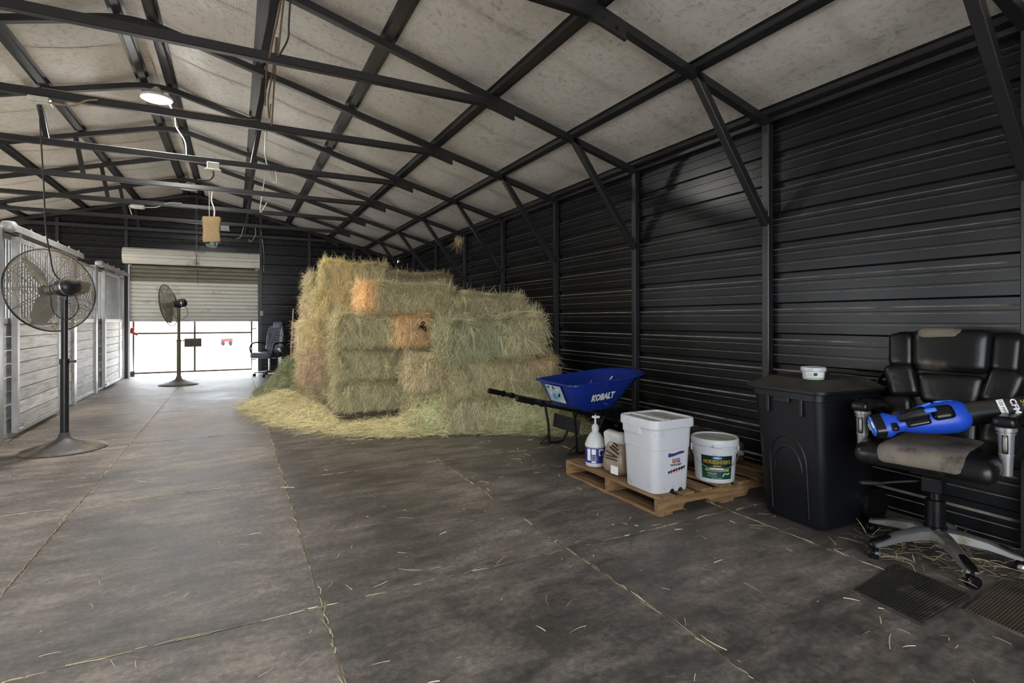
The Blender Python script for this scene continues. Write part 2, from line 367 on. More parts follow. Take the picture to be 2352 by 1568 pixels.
# ------------------------------------------------------------------ setting: ground, floor, walls, roof
YT = [2.741+1.524*i for i in range(-3, 8)]               # frame lines
XR, XL, YB, YF, XC = 3.66, -5.24, 13.46, -1.95, -.79
SL = .27
def roofz(x, off): return 3.87+off-SL*abs(x-XC)          # off: 0 rafter soffit .. .10 insulation
g = MB(); 
for (x0,x1,y0,y1) in ((-60,60,13.55,140),(-60,60,-60,-2.05),(-60,-5.4,-2.05,13.55),(3.8,60,-2.05,13.55)):
    g.box(((x0+x1)/2,(y0+y1)/2,-.06),(x1-x0,y1-y0,.06))
tag(obj('ground', g, K['ground'], smooth=0), kind='structure')
fl = obj('floor', MB().box(((XL+XR)/2,(YB+YF)/2,-.044),(XR-XL+.2,YB-YF+.1,.08)), K['joint'], smooth=0); tag(fl, kind='structure')
XJ = [-2.13,-.903,.322,1.545,2.76,3.70]; YJ = [-1.95,.37,2.35,4.33,6.31,8.29,10.27,12.25,13.46]
for i in range(5):
    for j in range(8):
        gx, gy = .0035, .0035
        x0,x1,y0,y1 = XJ[i]+gx, XJ[i+1]-gx, YJ[j]+gy, YJ[j+1]-gy
        q = MB(); N = 8; pts = []
        def edge(a, b, n=N): return [(a[0]+(b[0]-a[0])*t/n, a[1]+(b[1]-a[1])*t/n) for t in range(n)]
        for a, b in (((x0,y0),(x1,y0)),((x1,y0),(x1,y1)),((x1,y1),(x0,y1)),((x0,y1),(x0,y0))):
            for p in edge(a, b): pts.append((p[0]+rnd.uniform(-.002,.002), p[1]+rnd.uniform(-.002,.002)))
        q.add(g_prism(pts, .004, -.004)); o = obj('floor_mat', q, K['floor'], fl, smooth=0); o['wear_and_light'] = [.85,.80,.42,.28,.22][i]+rnd.uniform(-.09,.09)  # column tone: wear, with light and reflection painted in, paler on the left

# corrugated wall course, profile over z, run along a horizontal axis
RIB0, PITCH = 1.2755-.2286*5, .2286
def wall_profile(z0, z1):
    P = [(z0, 0)]
    k = int((z0-RIB0)/PITCH)-2
    while RIB0+k*PITCH < z1+.3:
        z = RIB0+k*PITCH
        for dz, dep in ((0,0),(.010,.019),(.046,.019),(.058,0),(.118,0),(.121,.004),(.133,.004),(.136,0),(.190,0),(.193,.004),(.205,.004),(.208,0)):
            if z0+.002 < z+dz < z1-.002: P.append((z+dz, dep))
        k += 1
    P.append((z1, 0)); return P
def wall_course(name, parent, z0, z1, a0, a1, put, m=K['wall'], holes=None):
    P = wall_profile(z0, z1); b = MB(); n = len(P)
    v = [put(a, d, z) for z, d in P for a in (a0, a1)]; f = [(2*i,2*i+1,2*i+3,2*i+2) for i in range(n-1)]
    # outer skin gives the sheet its thickness
    k = len(v); v += [put(a, .03, z) for z in (z0, z1) for a in (a0, a1)]
    f += [(k,k+1,k+3,k+2),(0,1,k+1,k),(2*n-2,2*n-1,k+3,k+2)]
    b.v, b.f = v, f; me = bpy.data.meshes.new(name); me.from_pydata(v, [], f); 
    o = obj(name, me, m, parent); return o
def wall_empty(name): return tag(empty(name), kind='structure')
put_r = lambda a, d, z: (XR+d, a, z); put_l = lambda a, d, z: (XL-d, a, z); put_b = lambda a, d, z: (a, YB+d, z)
wr = wall_empty('wall_right'); wl = wall_empty('wall_left'); wb = wall_empty('wall_back'); wf = wall_empty('wall_front')
zs = [0, RIB0+.09, RIB0+.09+4*PITCH, RIB0+.09+8*PITCH, 2.80]
for z0, z1 in zip(zs[:-1], zs[1:]):
    wall_course('wall_panel', wr, z0, z1, YF, YB, put_r)
LOPEN = [(3.0,4.9),(6.3,8.9),(10.1,12.8)]                  # unseen openings added to the left wall to bring in daylight
zl = [0, RIB0+.09, RIB0+.09+4*PITCH, RIB0+.09+8*PITCH, 2.42, 2.80]
for z0, z1 in zip(zl[:-1], zl[1:]):
    ys = [YF]+[y for a in LOPEN for y in a]+[YB]
    for y0, y1 in ([(YF,YB)] if z0 > 2.4 else list(zip(ys[::2], ys[1::2]))): wall_course('wall_panel', wl, z0, z1, y0, y1, put_l)
DX0, DX1, DZ = -1.95, .478, 2.34                         # roll-up door opening
for z0, z1 in zip(zs[:-2], zs[1:-1]):
    wall_course('wall_panel', wb, z0, z1, XL, DX0, put_b); wall_course('wall_panel', wb, z0, z1, DX1, XR, put_b)
wall_course('wall_panel', wb, zs[3], DZ, XL, DX0, put_b); wall_course('wall_panel', wb, zs[3], DZ, DX1, XR, put_b)
wall_course('wall_panel', wb, DZ, 2.80, XL, XR, put_b)
P = wall_profile(2.80, 3.985)                            # gable, narrowing with height
v, f = [], []
for z, d in P:
    hw = max((3.98-z)/SL, .01); v += [(max(XL,XC-hw), YB+d, z), (min(XR,XC+hw), YB+d, z)]
f = [(2*i,2*i+1,2*i+3,2*i+2) for i in range(len(P)-1)]
me = bpy.data.meshes.new('gable_panel'); me.from_pydata(v, [], f); obj('gable_panel', me, K['wall'], wb)
# front wall behind the viewer, with a wide open doorway
FX0, FX1, FZ = -3.1, 1.9, 2.9
b = MB().box(((XL+FX0)/2, YF-.02, 1.4),(FX0-XL,.04,2.8)).box(((XR+FX1)/2, YF-.02, 1.4),(XR-FX1,.04,2.8))
obj('wall_panel', b, K['wall'], wf, smooth=0)
pg = [(XL,2.6),(FX0,2.6),(FX0,FZ),(FX1,FZ),(FX1,2.6),(XR,2.6),(XR,2.78),(XC,3.98),(XL,2.78)]
obj('gable_panel', G(g_prism(pg, .04), Matrix.Translation((0,YF,0)) @ Matrix.Rotation(PI/2,4,'X')), K['wall'], wf, smooth=0)

# insulation sheets under the roof, one per slope and bay, sagging between purlins
cl = tag(empty('ceiling'), kind='structure')
PUR_R = [-.655,.215,1.09,2.03,2.87,3.60]; PUR_L = [2*XC-x for x in PUR_R]
SEAM = [YF]+[2.741+1.524*i+.66 for i in range(-3,7)]+[YB]
for side in (1,-1):
    pr = PUR_R if side == 1 else PUR_L
    for j in range(len(SEAM)-1):
        y0, y1 = SEAM[j], SEAM[j+1]; nx, ny = 44, 16
        xs = np.linspace(XC, XR+.02 if side==1 else XL-.02, nx+1); ys = np.linspace(y0-.012, y1+.012, ny+1)
        v, e = [], []
        ph = rnd.uniform(0,6)
        for yy in ys:
            for xx in xs:
                dmin = min(abs(xx-p) for p in pr); sag = .022*min(1, dmin/.35)**1.5
                t = (yy-y0)/(y1-y0)
                wv = .006*math.sin(xx*5+ph+yy*2)+.005*math.sin(yy*9+xx*2.3+ph)
                ed = max(0, 1-abs(t-0)/.035, 1-abs(1-t)/.035); droop = .003*max(0, 1-t/.05)
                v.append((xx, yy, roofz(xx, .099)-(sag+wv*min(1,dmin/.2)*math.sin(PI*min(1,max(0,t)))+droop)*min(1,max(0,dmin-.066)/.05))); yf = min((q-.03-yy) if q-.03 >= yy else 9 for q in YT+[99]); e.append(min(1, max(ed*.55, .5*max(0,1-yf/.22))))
        f = [(r*(nx+1)+c, r*(nx+1)+c+1, (r+1)*(nx+1)+c+1, (r+1)*(nx+1)+c) for r in range(ny) for c in range(nx)]
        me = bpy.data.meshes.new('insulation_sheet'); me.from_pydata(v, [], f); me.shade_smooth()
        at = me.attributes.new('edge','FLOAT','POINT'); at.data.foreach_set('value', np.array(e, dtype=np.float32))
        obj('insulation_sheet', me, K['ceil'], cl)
b = MB()                                                 # outer roof skin keeps daylight out
for side, xe in ((1, XR+.15), (-1, XL-.15)):
    b.bar((XC, (YF+YB)/2, 4.02), (xe, (YF+YB)/2, roofz(xe,.15)), YB-YF+.3, .02)
obj('roof_skin', b, K['frame'], cl, smooth=0)

# purlins (hat channels), each one a thing of the frame
def hat(x, y0, y1, side):
    P = [(-.064,0),(-.064,.004),(-.036,.004),(-.028,.038),(.028,.038),(.036,.004),(.064,.004),(.064,0),(.040,0),(.032,.034),(-.032,.034),(-.040,0)]
    a = math.atan(SL)*side; zc = roofz(x,.096); b = MB(); v = []
    for yy in (y0, y1):
        for px, pz in P:
            pz = -pz; v.append((x+px*math.cos(a)+pz*math.sin(a), yy, zc-px*math.sin(a)+pz*math.cos(a)))
    n = len(P); b.v = v; b.f = [(i,(i+1)%n,n+(i+1)%n,n+i) for i in range(n)]+[tuple(range(n)),tuple(range(n,2*n))[::-1]]
    return b
fr = tag(empty('trim_1'), kind='structure')               # the steel frame of the building
for side, pr in ((1,PUR_R),(-1,PUR_L)):
    for x in pr: obj('purlin', hat(x, YF+.02, YB-.02, side), K['frame'], fr, smooth=0)
for side, xe in ((1,XR-.02),(-1,XL+.02)):
    obj('eave_angle', MB().box((xe-.0*side, (YF+YB)/2, 2.77),(.03,YB-YF-.04,.05)).box((xe-.03*side,(YF+YB)/2,2.715),(.012,YB-YF-.04,.03)), K['frame'], fr, smooth=0)

# ------------------------------------------------------------------ frames: bent rafter, posts, tie, webs, knee braces
def rafter_mesh():
    pts = []; xr, xl = 3.627, 2*XC-3.627
    R = .28
    def zc(x):                                            # tube centre line with a rounded ridge
        d = abs(x-XC)
        return (3.87+.031-SL*d) if d > R else 3.87+.031-SL*R + (SL*R/2)*(1-(d/R)**2)
    xs = [xl,-4.6,-3.0,-1.6]+[XC+R*t/6 for t in range(-6,7)]+[.4,1.5,2.6,xr]
    wd, ht = .058, .060; v, f = [], []
    for x in xs:
        z = zc(x)
        for a, c in ((-1,-1),(1,-1),(1,1),(-1,1)): v.append((x, a*wd/2, z+c*ht/2))
    for i in range(len(xs)-1):
        for k in range(4): l = (k+1)%4; f.append((i*4+k,i*4+l,(i+1)*4+l,(i+1)*4+k))
    f += [(0,1,2,3)[::-1], tuple(len(v)-4+k for k in range(4))]
    b = MB(); b.v, b.f = v, f; return b
def tie_mesh():
    b = MB(); y = -.062; x1 = 1.93; x0 = 2*XC-x1
    b.add(g_cbox(x1-x0, .058, .066, .006, ((x0+x1)/2, y, 3.078)))
    for s in (1,-1):                                      # flattened, bent ends bolted to the rafter
        X = lambda x: x if s == 1 else 2*XC-x
        def ring(x, z, hh, wd): return [(X(x), y+.004-wd/2, z-hh), (X(x), y+.004+wd/2, z-hh), (X(x), y+.004+wd/2, z+hh), (X(x), y+.004-wd/2, z+hh)]
        b.add(g_loft([ring(1.92,3.078,.032,.056), ring(1.99,3.07,.042,.03), ring(2.04,3.058,.046,.02), ring(2.20,3.015,.046,.02)]))
        for (x,z) in ((2.02,3.065),(2.13,3.034)): b.tube([(X(x), y-.02, z),(X(x), y+.01, z)], .011, 6)
    return b
mats_f = K['frame']
me_raf, me_tie = rafter_mesh().mesh('rafter', 30), tie_mesh().mesh('tie', 30)
me_post = MB().add(g_cbox(.058,.058,2.70,.004,(0,0,1.35))).mesh('post')
me_plate = MB().add(g_cbox(.11,.10,.008,.002,(0,0,.004))).mesh('base_plate')
fn = ['nearest, just overhead','second','third','fourth','fifth','sixth','seventh','eighth','ninth','tenth','last']
for i, y in enumerate(YT):
    t = empty('steel_frame', (0,y,0), 0,
      ['black steel roof frame behind the viewpoint over the open front door','black steel roof frame right above the viewpoint','black steel frame whose knee brace crosses the upper right corner',
       'black steel frame whose post stands behind the black wheeled bin','black steel frame whose post stands behind the blue wheelbarrow','black steel frame whose post rises at the right end of the hay stack',
       'black steel frame at the glowing ridge lamp above the hay','black steel frame fifth from the back wall over the hay stack','black steel frame fourth from the back wall carrying the white box',
       'black steel frame with the brown mesh fly trap hanging from its tie','black steel end frame standing against the back wall'][i], 'roof frame', 'portal frames along the barn')
    obj('rafter', me_raf, mats_f, t)
    for s in (1,-1):
        X = lambda x: x if s == 1 else 2*XC-x
        obj('post', me_post, mats_f, t, loc=(X(3.627),0,0))
        obj('base_plate', me_plate, mats_f, t, loc=(X(3.60),0,0))
        kb = MB().bar((X(2.86),-.0,2.93),(X(3.61),-.0,1.93),.058,.058,b=.004)
        obj('knee_brace', kb, mats_f, t)
        obj('web', MB().bar((X(.185),-.03,3.10),(X(.275),-.0,3.60),.05,.05,up=(0,1,0),b=.004), mats_f, t)
    obj('tie', me_tie, mats_f, t)
# back wall posts and door jambs
for k,(x,z0,z1) in enumerate(((-.74,2.34,3.87),(.515,0,3.52),(1.555,0,3.24),(2.60,0,2.95),(-3.1,0,3.22),(-1.99,0,3.54))):
    obj('wall_post', MB().add(g_cbox(.058,.058,z1-z0,.004,(x,YB-.032,(z0+z1)/2))), mats_f, wb)

# ------------------------------------------------------------------ roll-up door
d1 = tag(empty('door_1', (0,YB,0)), kind='structure')
me_s = {}
def slat_mesh(hh):
    P = [(0,0),(.008,.012),(.016,.016),(hh*.5,.022),(hh-.016,.016),(hh-.006,.010),(hh,0)]
    b = MB(); v, f = [], []
    for z, d in P: v += [(DX0+.01,-d-.01,z),(DX1-.01,-d-.01,z)]
    n = len(P); v += [(DX0+.01,.0,0),(DX1-.01,.0,0),(DX0+.01,.0,hh),(DX1-.01,.0,hh)]; k = 2*n
    f = [(2*i,2*i+1,2*i+3,2*i+2) for i in range(n-1)]+[(k,k+1,k+3,k+2),(0,1,k+1,k),(2*n-2,2*n-1,k+3,k+2)]
    b.v, b.f = v, f; return b.mesh('slat', 50)
ms = slat_mesh(.0826); msd = slat_mesh(.0826); msd.materials.append(K['slat_brown'])
for i in range(14):
    o = obj('slat', ms if i < 10 else msd, K['slat'] , d1, loc=(0,0,1.19+.0826*i))
    if i == 13: o['label'] = 'brown upper slat'
obj('bottom_bar', MB().box(((DX0+DX1)/2,-.012,1.178),(DX1-DX0-.02,.04,.025)), K['slat'], d1, smooth=0)
prof = []
rr = []
for k in range(104):
    a = 2*PI*k/104; r = .165-.014*(1-abs(math.sin(a*6.5)))**5; rr.append((r*math.cos(a), r*math.sin(a)))
drum = G(g_prism(rr, 2.505), Matrix.Translation((-2.02,-.20,2.515)) @ Matrix.Rotation(PI/2,4,'Y') @ Matrix.Rotation(PI/2,4,'Z'))
obj('curtain_roll', drum, K['slat'], d1, smooth=25)
for x in (-2.0,.47): obj('bracket', MB().box((x,-.11,2.50),(.02,.22,.24)).box((x*.98,-.04,2.335),(.12,.02,.02)), K['galv'], d1, smooth=0)
for x in (DX0-.005, DX1+.005): obj('guide', MB().box((x,-.03,1.17),(.05,.05,2.34)), K['frame'] if x > 0 else K['galv'], d1, smooth=0)
obj('pull_cord', MB().tube([(-.73,-.372,2.60),(-.73,-.372,2.42),(-.72,-.06,2.2),(-.72,-.05,1.98)], .004, 6).add(g_lathe([(0,-.015),(.012,0),(0,.015)],8), Matrix.Translation((-.73,-.372,2.55))), K['cordblk'], d1)

# ------------------------------------------------------------------ horse stalls along the left
SX = -2.06                                               # plane of the fixed fronts; sliding doors hang in front of it
me_bar = MB().tube([(0,0,0),(0,0,.80)], .0105, 8).mesh('grille_bar', 60)
me_brd = {}
def boards(parent, y0, y1, x, z0=.06, n=8, h=.1385, dx=.03):
    key = round(y1-y0,3)
    for k in range(n):
        if (key,k % 3) not in me_brd:
            me_brd[(key,k % 3)] = G(g_cbox(dx, y1-y0-.006, h-.006-.002*(k%3), .003)).mesh('board', 0); me_brd[(key,k%3)].materials.append(K['board'])
        obj('board', me_brd[(key,k % 3)], None, parent, loc=(x+rnd.uniform(-.002,.002), (y0+y1)/2, z0+h*(k+.5)), rot=(rnd.uniform(-.002,.002),0,0))
def grille(parent, y0, y1, x, z=1.22, step=.088):
    n = max(2, round((y1-y0)/step)); 
    for k in range(n): obj('grille_bar', me_bar, K['galv'], parent, loc=(x, y0+(y1-y0)*(k+.5)/n, z))
def bay(y0, y1, label):
    t = empty('horse_stall', (0,0,0), 0, label, 'stall front', 'horse stall fronts')
    W = K['whitesteel']
    for z, h in ((.04,.05),(1.19,.06),(2.04,.06)): obj('rail', MB().cbox((SX,(y0+y1)/2,z),(.05,y1-y0,h)), W, t)
    boards(t, y0, y1, SX); grille(t, y0, y1, SX); return t
def post(y, wd, label, m):
    t = obj('stall_post', MB().cbox((SX+.005, y, 1.05),(.08,wd,2.10)), m); return tag(t, label, 'post', 'stall posts')
def sliding(y0, y1, label):
    x = SX+.075; t = empty('stall_door', (0,0,0), 0, label, 'stall door', 'sliding stall doors'); W = K['whitesteel']
    obj('stile', MB().cbox((x, y0+.035, 1.05),(.05,.07,1.99)), W, t); obj('stile', MB().cbox((x, y1-.025, 1.05),(.05,.05,1.99)), W, t)
    for z, h in ((.075,.05),(1.19,.06),(2.02,.05)): obj('rail', MB().cbox((x,(y0+y1)/2,z),(.048,y1-y0-.1,h)), W, t)
    boards(t, y0+.07, y1-.05, x, .10, 8, .1325); grille(t, y0+.07, y1-.05, x, 1.215)
    for yy in (y0+.2, y1-.2): obj('hanger', MB().box((x,yy,2.065),(.02,.05,.05)).tube([(x-.015,yy,2.09),(x+.015,yy,2.09)],.022,10), K['galv'], t)
    obj('latch', MB().tube([(x+.04,y0-.13,.13),(x+.04,y0+.06,.13)],.008,6).tube([(x+.04,y0-.02,.10),(x+.04,y0+.07,.10)],.012,8).box((x+.035,y0+.05,.115),(.03,.10,.05)), K['galv'], t)
    return t
bay(5.62, 6.84, 'near stall front of boards and bars, cut by the left edge')
bay(8.60, 9.53, 'board and bar stall front directly behind the nearer pedestal fan pole')
bay(9.68, 10.86, 'board and bar stall front between the two sliding doors, second bay')
bay(12.5, 13.36, 'last board and bar stall front beside the roll-up door')
bay(6.96, 8.6, 'stall opening frame behind the nearest sliding door')
bay(10.98, 12.5, 'stall opening frame behind the farther sliding door')
post(6.90, .11, 'grey steel stall post left of the nearest sliding door', K['galv'])
post(9.605, .14, 'grey steel stall post between the two stalls', K['galv'])
post(10.93, .10, 'grey steel stall post left of the farther sliding door', K['galv'])
post(13.40, .08, 'grey steel corner post beside the roll-up door', K['galv'])
sliding(7.12, 8.62, 'nearest sliding stall door with weathered white boards, behind the fan')
sliding(11.24, 12.56, 'farther sliding stall door with bright white boards near the roll-up door')
def track(y0, y1, label):
    x = SX+.075; t = empty('door_track', (0,0,0), 0, label, 'door track', 'sliding door tracks')
    obj('rail', G(g_prism([(-.045,0),(-.04,.05),(-.02,.075),(.02,.08),(.04,.06),(.045,0),(.03,0),(.028,.05),(-.028,.05),(-.03,0)], y1-y0), Matrix.Translation((x,y1,2.085)) @ Matrix.Rotation(PI/2,4,'X')), K['whitesteel'], t, smooth=40)
    obj('end_cap', MB().add(g_rbox(.12,.12,.11,.04,3), Matrix.Translation((x,y0,2.125))), K['whitesteel'], t, smooth=180)
    for k in range(int((y1-y0)/.5)+1):
        obj('bolt', MB().add(g_lathe([(.018,0),(.018,.012),(.008,.014),(.008,.035),(0,.035)],8), Matrix.Translation((x,y0+.15+.5*k,2.16))), K['galv'], t)
track(6.98, 9.72, 'pale steel sliding track above the nearest stall door')
track(10.95, 13.36, 'pale steel sliding track above the farther stall door')
sp = tag(empty('stall_partition', (0,0,0)), 'plank partition between the two stalls, seen through the bars', 'partition')
for k in range(8): obj('plank', MB().cbox(((SX+XL)/2-.02, 9.62, .06+.1385*(k+.5)),(SX-XL-.12,.035,.132)), K['board'], sp)
obj('rail', MB().cbox(((SX+XL)/2-.02, 9.62, 1.20),(SX-XL-.12,.05,.06)), K['galv'], sp)

# ------------------------------------------------------------------ gate outside the roll-up door, and what lies beyond
gt = empty('pipe_gate', (0,13.64,0), 0, 'rusty pipe gate across the opening under the roll-up door', 'gate')
x0, x1, zb, zt = -1.90, .335, .075, 1.25
obj('frame', MB().tube([(x0,0,zb),(x1,0,zb),(x1,0,zt-.06),(x1-.06,0,zt),(x0+.06,0,zt),(x0,0,zt-.06)], .021, 10, True), K['rust'], gt, smooth=60)
obj('cross_bar', MB().tube([(x0,0,.915),(x1,0,.915)], .02, 10), K['rust'], gt, smooth=60)
obj('upright', MB().tube([(-.79,0,zb),(-.79,0,zt)], .02, 10), K['rust'], gt, smooth=60)
obj('hinge_pin', MB().tube([(x1,.0,.30),(x1+.10,0,.30)], .012, 8).tube([(x1,.0,1.0),(x1+.10,0,1.0)], .012, 8), K['rust'], gt)
obj('foot_bracket', MB().box((x0-.03,0,.06),(.10,.04,.12)), K['rust'], gt, smooth=0)
pl = empty('gate_plate', (-.82,13.60,.705), 0, 'small olive wire grate plate hung on the middle of the gate', 'plate')
obj('sheet', MB().cbox((0,.005,0),(.325,.006,.185)), K['sign'], pl)
for k in range(7): obj('wire', MB().tube([(-.155+.0517*k,-.006,-.09),(-.155+.0517*k,-.006,.09)], .003, 6), K['rust'], pl)
for z in (-.05,0,.05): obj('wire', MB().tube([(-.16,-.01,z),(.16,-.01,z)], .003, 6), K['rust'], pl)
lt = empty('gate_latch', (-1.92,13.585,.98), 0, 'red chain latch at the left end of the pipe gate', 'latch')
obj('hook', MB().add(g_rbox(.08,.04,.13,.018,2), RT((0,0,0),(0,.35,0))).add(g_rbox(.10,.03,.05,.014,2), RT((.06,0,-.07),(0,.5,0))), K['red'], lt, smooth=180)
obj('chain', MB().tube(spline([(-.03,0,.03),(-.07,0,.06),(-.09,.02,.01)],4), .008, 6), K['red'], lt)
tr = empty('garden_wagon', (-.36,29.0,-.03), .1, 'small red wagon standing far out on the pale ground beyond the gate', 'wagon'); tr.scale = (.5,.5,.75)
obj('bed', MB().cbox((0,0,.33),(1.0,.5,.16)), K['red'], tr); obj('rim', MB().box((0,-.25,.42),(1.02,.02,.03)).box((0,.25,.42),(1.02,.02,.03)), K['dark'], tr)
for x in (-.32,.32):
    for y in (-.26,.26): obj('wheel', MB().add(g_lathe([(.06,-.03),(.14,-.035),(.15,0),(.14,.035),(.06,.03)],18), RT((x,y,.15),(PI/2,0,0))), K['dark'], tr)
obj('pull_handle', MB().tube([(.5,0,.3),(.75,0,.45),(.8,0,.48)], .015, 6), K['dark'], tr)

# ------------------------------------------------------------------ pedestal fans
def ring_pts(R, z, n=56): return [(R*math.cos(2*PI*k/n), R*math.sin(2*PI*k/n), z) for k in range(n)]
def cage(sign, depth, R=.385, rings=30):
    b = MB(); f = lambda r: depth*(1-(max(r-.05,0)/(R-.05))**2.4)
    for k in range(rings):
        r = .06+(R-.06)*(k/(rings-1)); b.tube(ring_pts(r, sign*f(r)), .0019 if k < rings-1 else .0055, 4, True)
    for k in range(12):
        a = 2*PI*k/12; b.tube([(r*math.cos(a), r*math.sin(a), sign*f(r)) for r in np.linspace(.03, R, 9)], .0026, 4)
    b.add(g_lathe([(0,sign*depth),(.06,sign*depth),(.06,sign*(depth-.008)),(0,sign*(depth-.008))],18)); return b.mesh('guard', 60)
me_gf, me_gb = cage(1,.09), cage(-1,.10)
def blade_mesh():
    b = MB(); n = 9; v, f = [], []
    for i in range(n):
        t = i/(n-1); r = .05+.30*t
        for j in range(6):
            s = j/5-.5; wdt = .07+.10*math.sin(PI*min(1,t*.85+.12)); a = s*wdt/ max(r,.12)*.9
            v.append((r*math.cos(a), r*math.sin(a), s*.085*(1-.25*t)+.008*math.cos(s*PI)))
    f = [(i*6+j,i*6+j+1,(i+1)*6+j+1,(i+1)*6+j) for i in range(n-1) for j in range(5)]
    me = bpy.data.meshes.new('blade'); me.from_pydata(v,[],f); me.shade_smooth(); return me
me_bl = blade_mesh()
def fan(loc, az, tilt, pole_m, label, base_m, cord=True, roll=0):
    t = empty('pedestal_fan', loc, 0, label, 'fan', 'pedestal fans on the aisle floor')
    obj('base', MB().lathe([(.32,0),(.325,.008),(.32,.016),(.25,.035),(.15,.065),(.075,.095),(.05,.115),(.042,.145),(.036,.16),(0,.16)],48), base_m, t, smooth=50)
    obj('pole', MB().tube([(0,0,.14),(0,0,.83)], .034, 16).tube([(0,0,.8),(0,0,1.41)], .026, 16), pole_m, t, smooth=60)
    obj('collar', MB().tube([(0,0,.79),(0,0,.84)], .039, 16), pole_m, t)
    obj('knob', MB().tube([(.03,0,.815),(.075,0,.815)], .008, 8).add(g_lathe([(.0,.07),(.014,.072),(.014,.09),(0,.09)],10), RT((0,0,.815),(0,PI/2,0))), K['fanblack'], t)
    h = Matrix.Translation((0,0,1.50)) @ Matrix.Rotation(az,4,'Z') @ Matrix.Rotation(tilt,4,'Y') @ Matrix.Rotation(PI/2,4,'Y') @ Matrix.Rotation(roll,4,'Z')
    mo = MB().add(g_lathe([(0,-.135),(.045,-.13),(.075,-.11),(.085,-.07),(.085,.0),(.075,.045),(.055,.075),(.055,.10),(0,.10)],24), h)
    mo.bar((0,0,1.38),(0,0,1.47),.05,.05,b=.006)
    mo2 = obj('motor', mo, K['fanblack'], t, smooth=40)
    obj('rating_band', MB().add(g_lathe([(.0855,-.075),(.0875,-.07),(.0875,-.06),(.0855,-.055)],24), h), K['chrome'], mo2)
    gh = h @ Matrix.Translation((0,0,.172))
    o = obj('guard', me_gf, K['fanwire'], t); o.matrix_local = gh
    o = obj('guard', me_gb, K['fanwire'], t); o.matrix_local = gh
    obj('rim_band', MB().add(g_tube(ring_pts(.388,0), .007, 6, True), gh), K['fanblack'], t, smooth=60)
    for k in range(3):
        o = obj('blade', me_bl, K['blade'], t); o.matrix_local = gh @ Matrix.Rotation(2*PI*k/3+.4,4,'Z')
    obj('hub', MB().add(g_lathe([(0,-.05),(.05,-.045),(.055,.02),(.03,.04),(0,.045)],16), gh), K['fanblack'], t)
    if cord:
        c = h @ Vector((0,0,-.1))
        obj('switch_cord', MB().tube(spline([(c.x+.02,c.y,1.45),(c.x+.05,c.y-.02,1.30),(.03,-.06,1.20),(-.07,-.05,1.28),(-.10,.0,1.42)],6), .0045, 6), K['cordblk'], t)
    return t
fan((-1.405,6.307,0), math.radians(135), .12, K['fanblack'], 'large pedestal fan with dusty round guard standing nearest, by the stall door', K['fanbase'])
fan((-.93,11.66,0), math.radians(165), .17, K['olive'], 'farther pedestal fan on olive pole turned sideways before the roll-up door', K['fanbase'])

# ------------------------------------------------------------------ lamp, boxes, cords and hanging things under the roof
for k, (y, lab) in enumerate(((7.235,'glowing round white lamp under the ridge'),(11.9,'far round lamp under the ridge near the back wall'))):
    ld = empty('ridge_lamp', (-.79,y,3.70), 0, lab, 'lamp', 'ridge lamps')
    obj('lens', MB().lathe([(0,-.02),(.12,-.012),(.15,.006),(.15,.012),(0,.012)],32), K['paper'] if k == 1 else K['led'], ld, smooth=40)
    obj('housing', MB().lathe([(.155,.0),(.16,.012),(.155,.03),(.09,.05),(.05,.11),(.02,.14),(0,.14)],32), K['white'], ld, smooth=40)
def cable(name, pts, r, m, label, cat, group=None, n=6):
    return tag(obj(name, MB().tube(spline(pts, n), r, 6), m, smooth=60), label, cat, group)
cable('lamp_cable', [(-.70,7.24,3.74),(-.62,7.25,3.55),(-.60,7.27,3.42),(-.52,7.28,3.28),(-.50,7.25,3.10)], .007, K['cordwht'], 'thin white cable running down from the ridge lamp', 'cable')
bx = empty('junction_box', (-1.43,5.69,2.985), 0, 'stained white junction box under the tie beam, above the nearer fan', 'junction box')
obj('case', MB().cbox((0,0,.02),(.14,.08,.05),.006), K['box'], bx); obj('lid', MB().cbox((0,0,-.012),(.16,.095,.014),.004), K['box'], bx)
obj('gland', MB().lathe([(.016,-.05),(.02,-.03),(.016,-.018),(0,-.018)],10), K['cordblk'], bx)
cable('box_lead', [(-1.36,5.67,2.99),(-1.28,5.67,2.99),(-1.20,5.67,3.0),(-1.12,5.665,3.05),(-1.04,5.665,3.075)], .008, K['cordorg'], 'short dusty orange lead from the junction box to the tie beam', 'cable')
cable('fan_cord', [(-1.43,5.69,2.94),(-1.425,5.71,2.7),(-1.43,5.80,2.35),(-1.455,5.96,2.0),(-1.46,6.10,1.78),(-1.46,6.20,1.64),(-1.43,6.26,1.57)], .006, K['cordblk'], 'long dark power cord hanging from the junction box to the nearer fan', 'cable')
b2 = empty('outlet_box', (-.23,7.225,2.985), 0, 'white outlet box under the roof tie right of the ridge lamp', 'junction box')
obj('case', MB().cbox((0,0,.03),(.13,.08,.08),.006), K['box'], b2); obj('lid', MB().cbox((0,0,-.02),(.17,.10,.018),.004), K['box'], b2)
obj('plug', MB().tube(spline([(.0,0,-.03),(.0,0,-.09),(-.05,0,-.14),(-.16,.0,-.15)],5), .009, 6), K['cordblk'], b2)
b3 = empty('oval_box', (-1.375,10.29,3.0), 0, 'pale oval fitting under the roof tie near the back wall', 'junction box')
obj('case', MB().add(g_rbox(.20,.12,.06,.028,3)), K['box'], b3, smooth=180); obj('lead', MB().tube(spline([(.1,0,.0),(.25,0,.02),(.42,-.02,.10),(.6,-.03,.11)],5), .008, 6), K['cordwht'], b3)
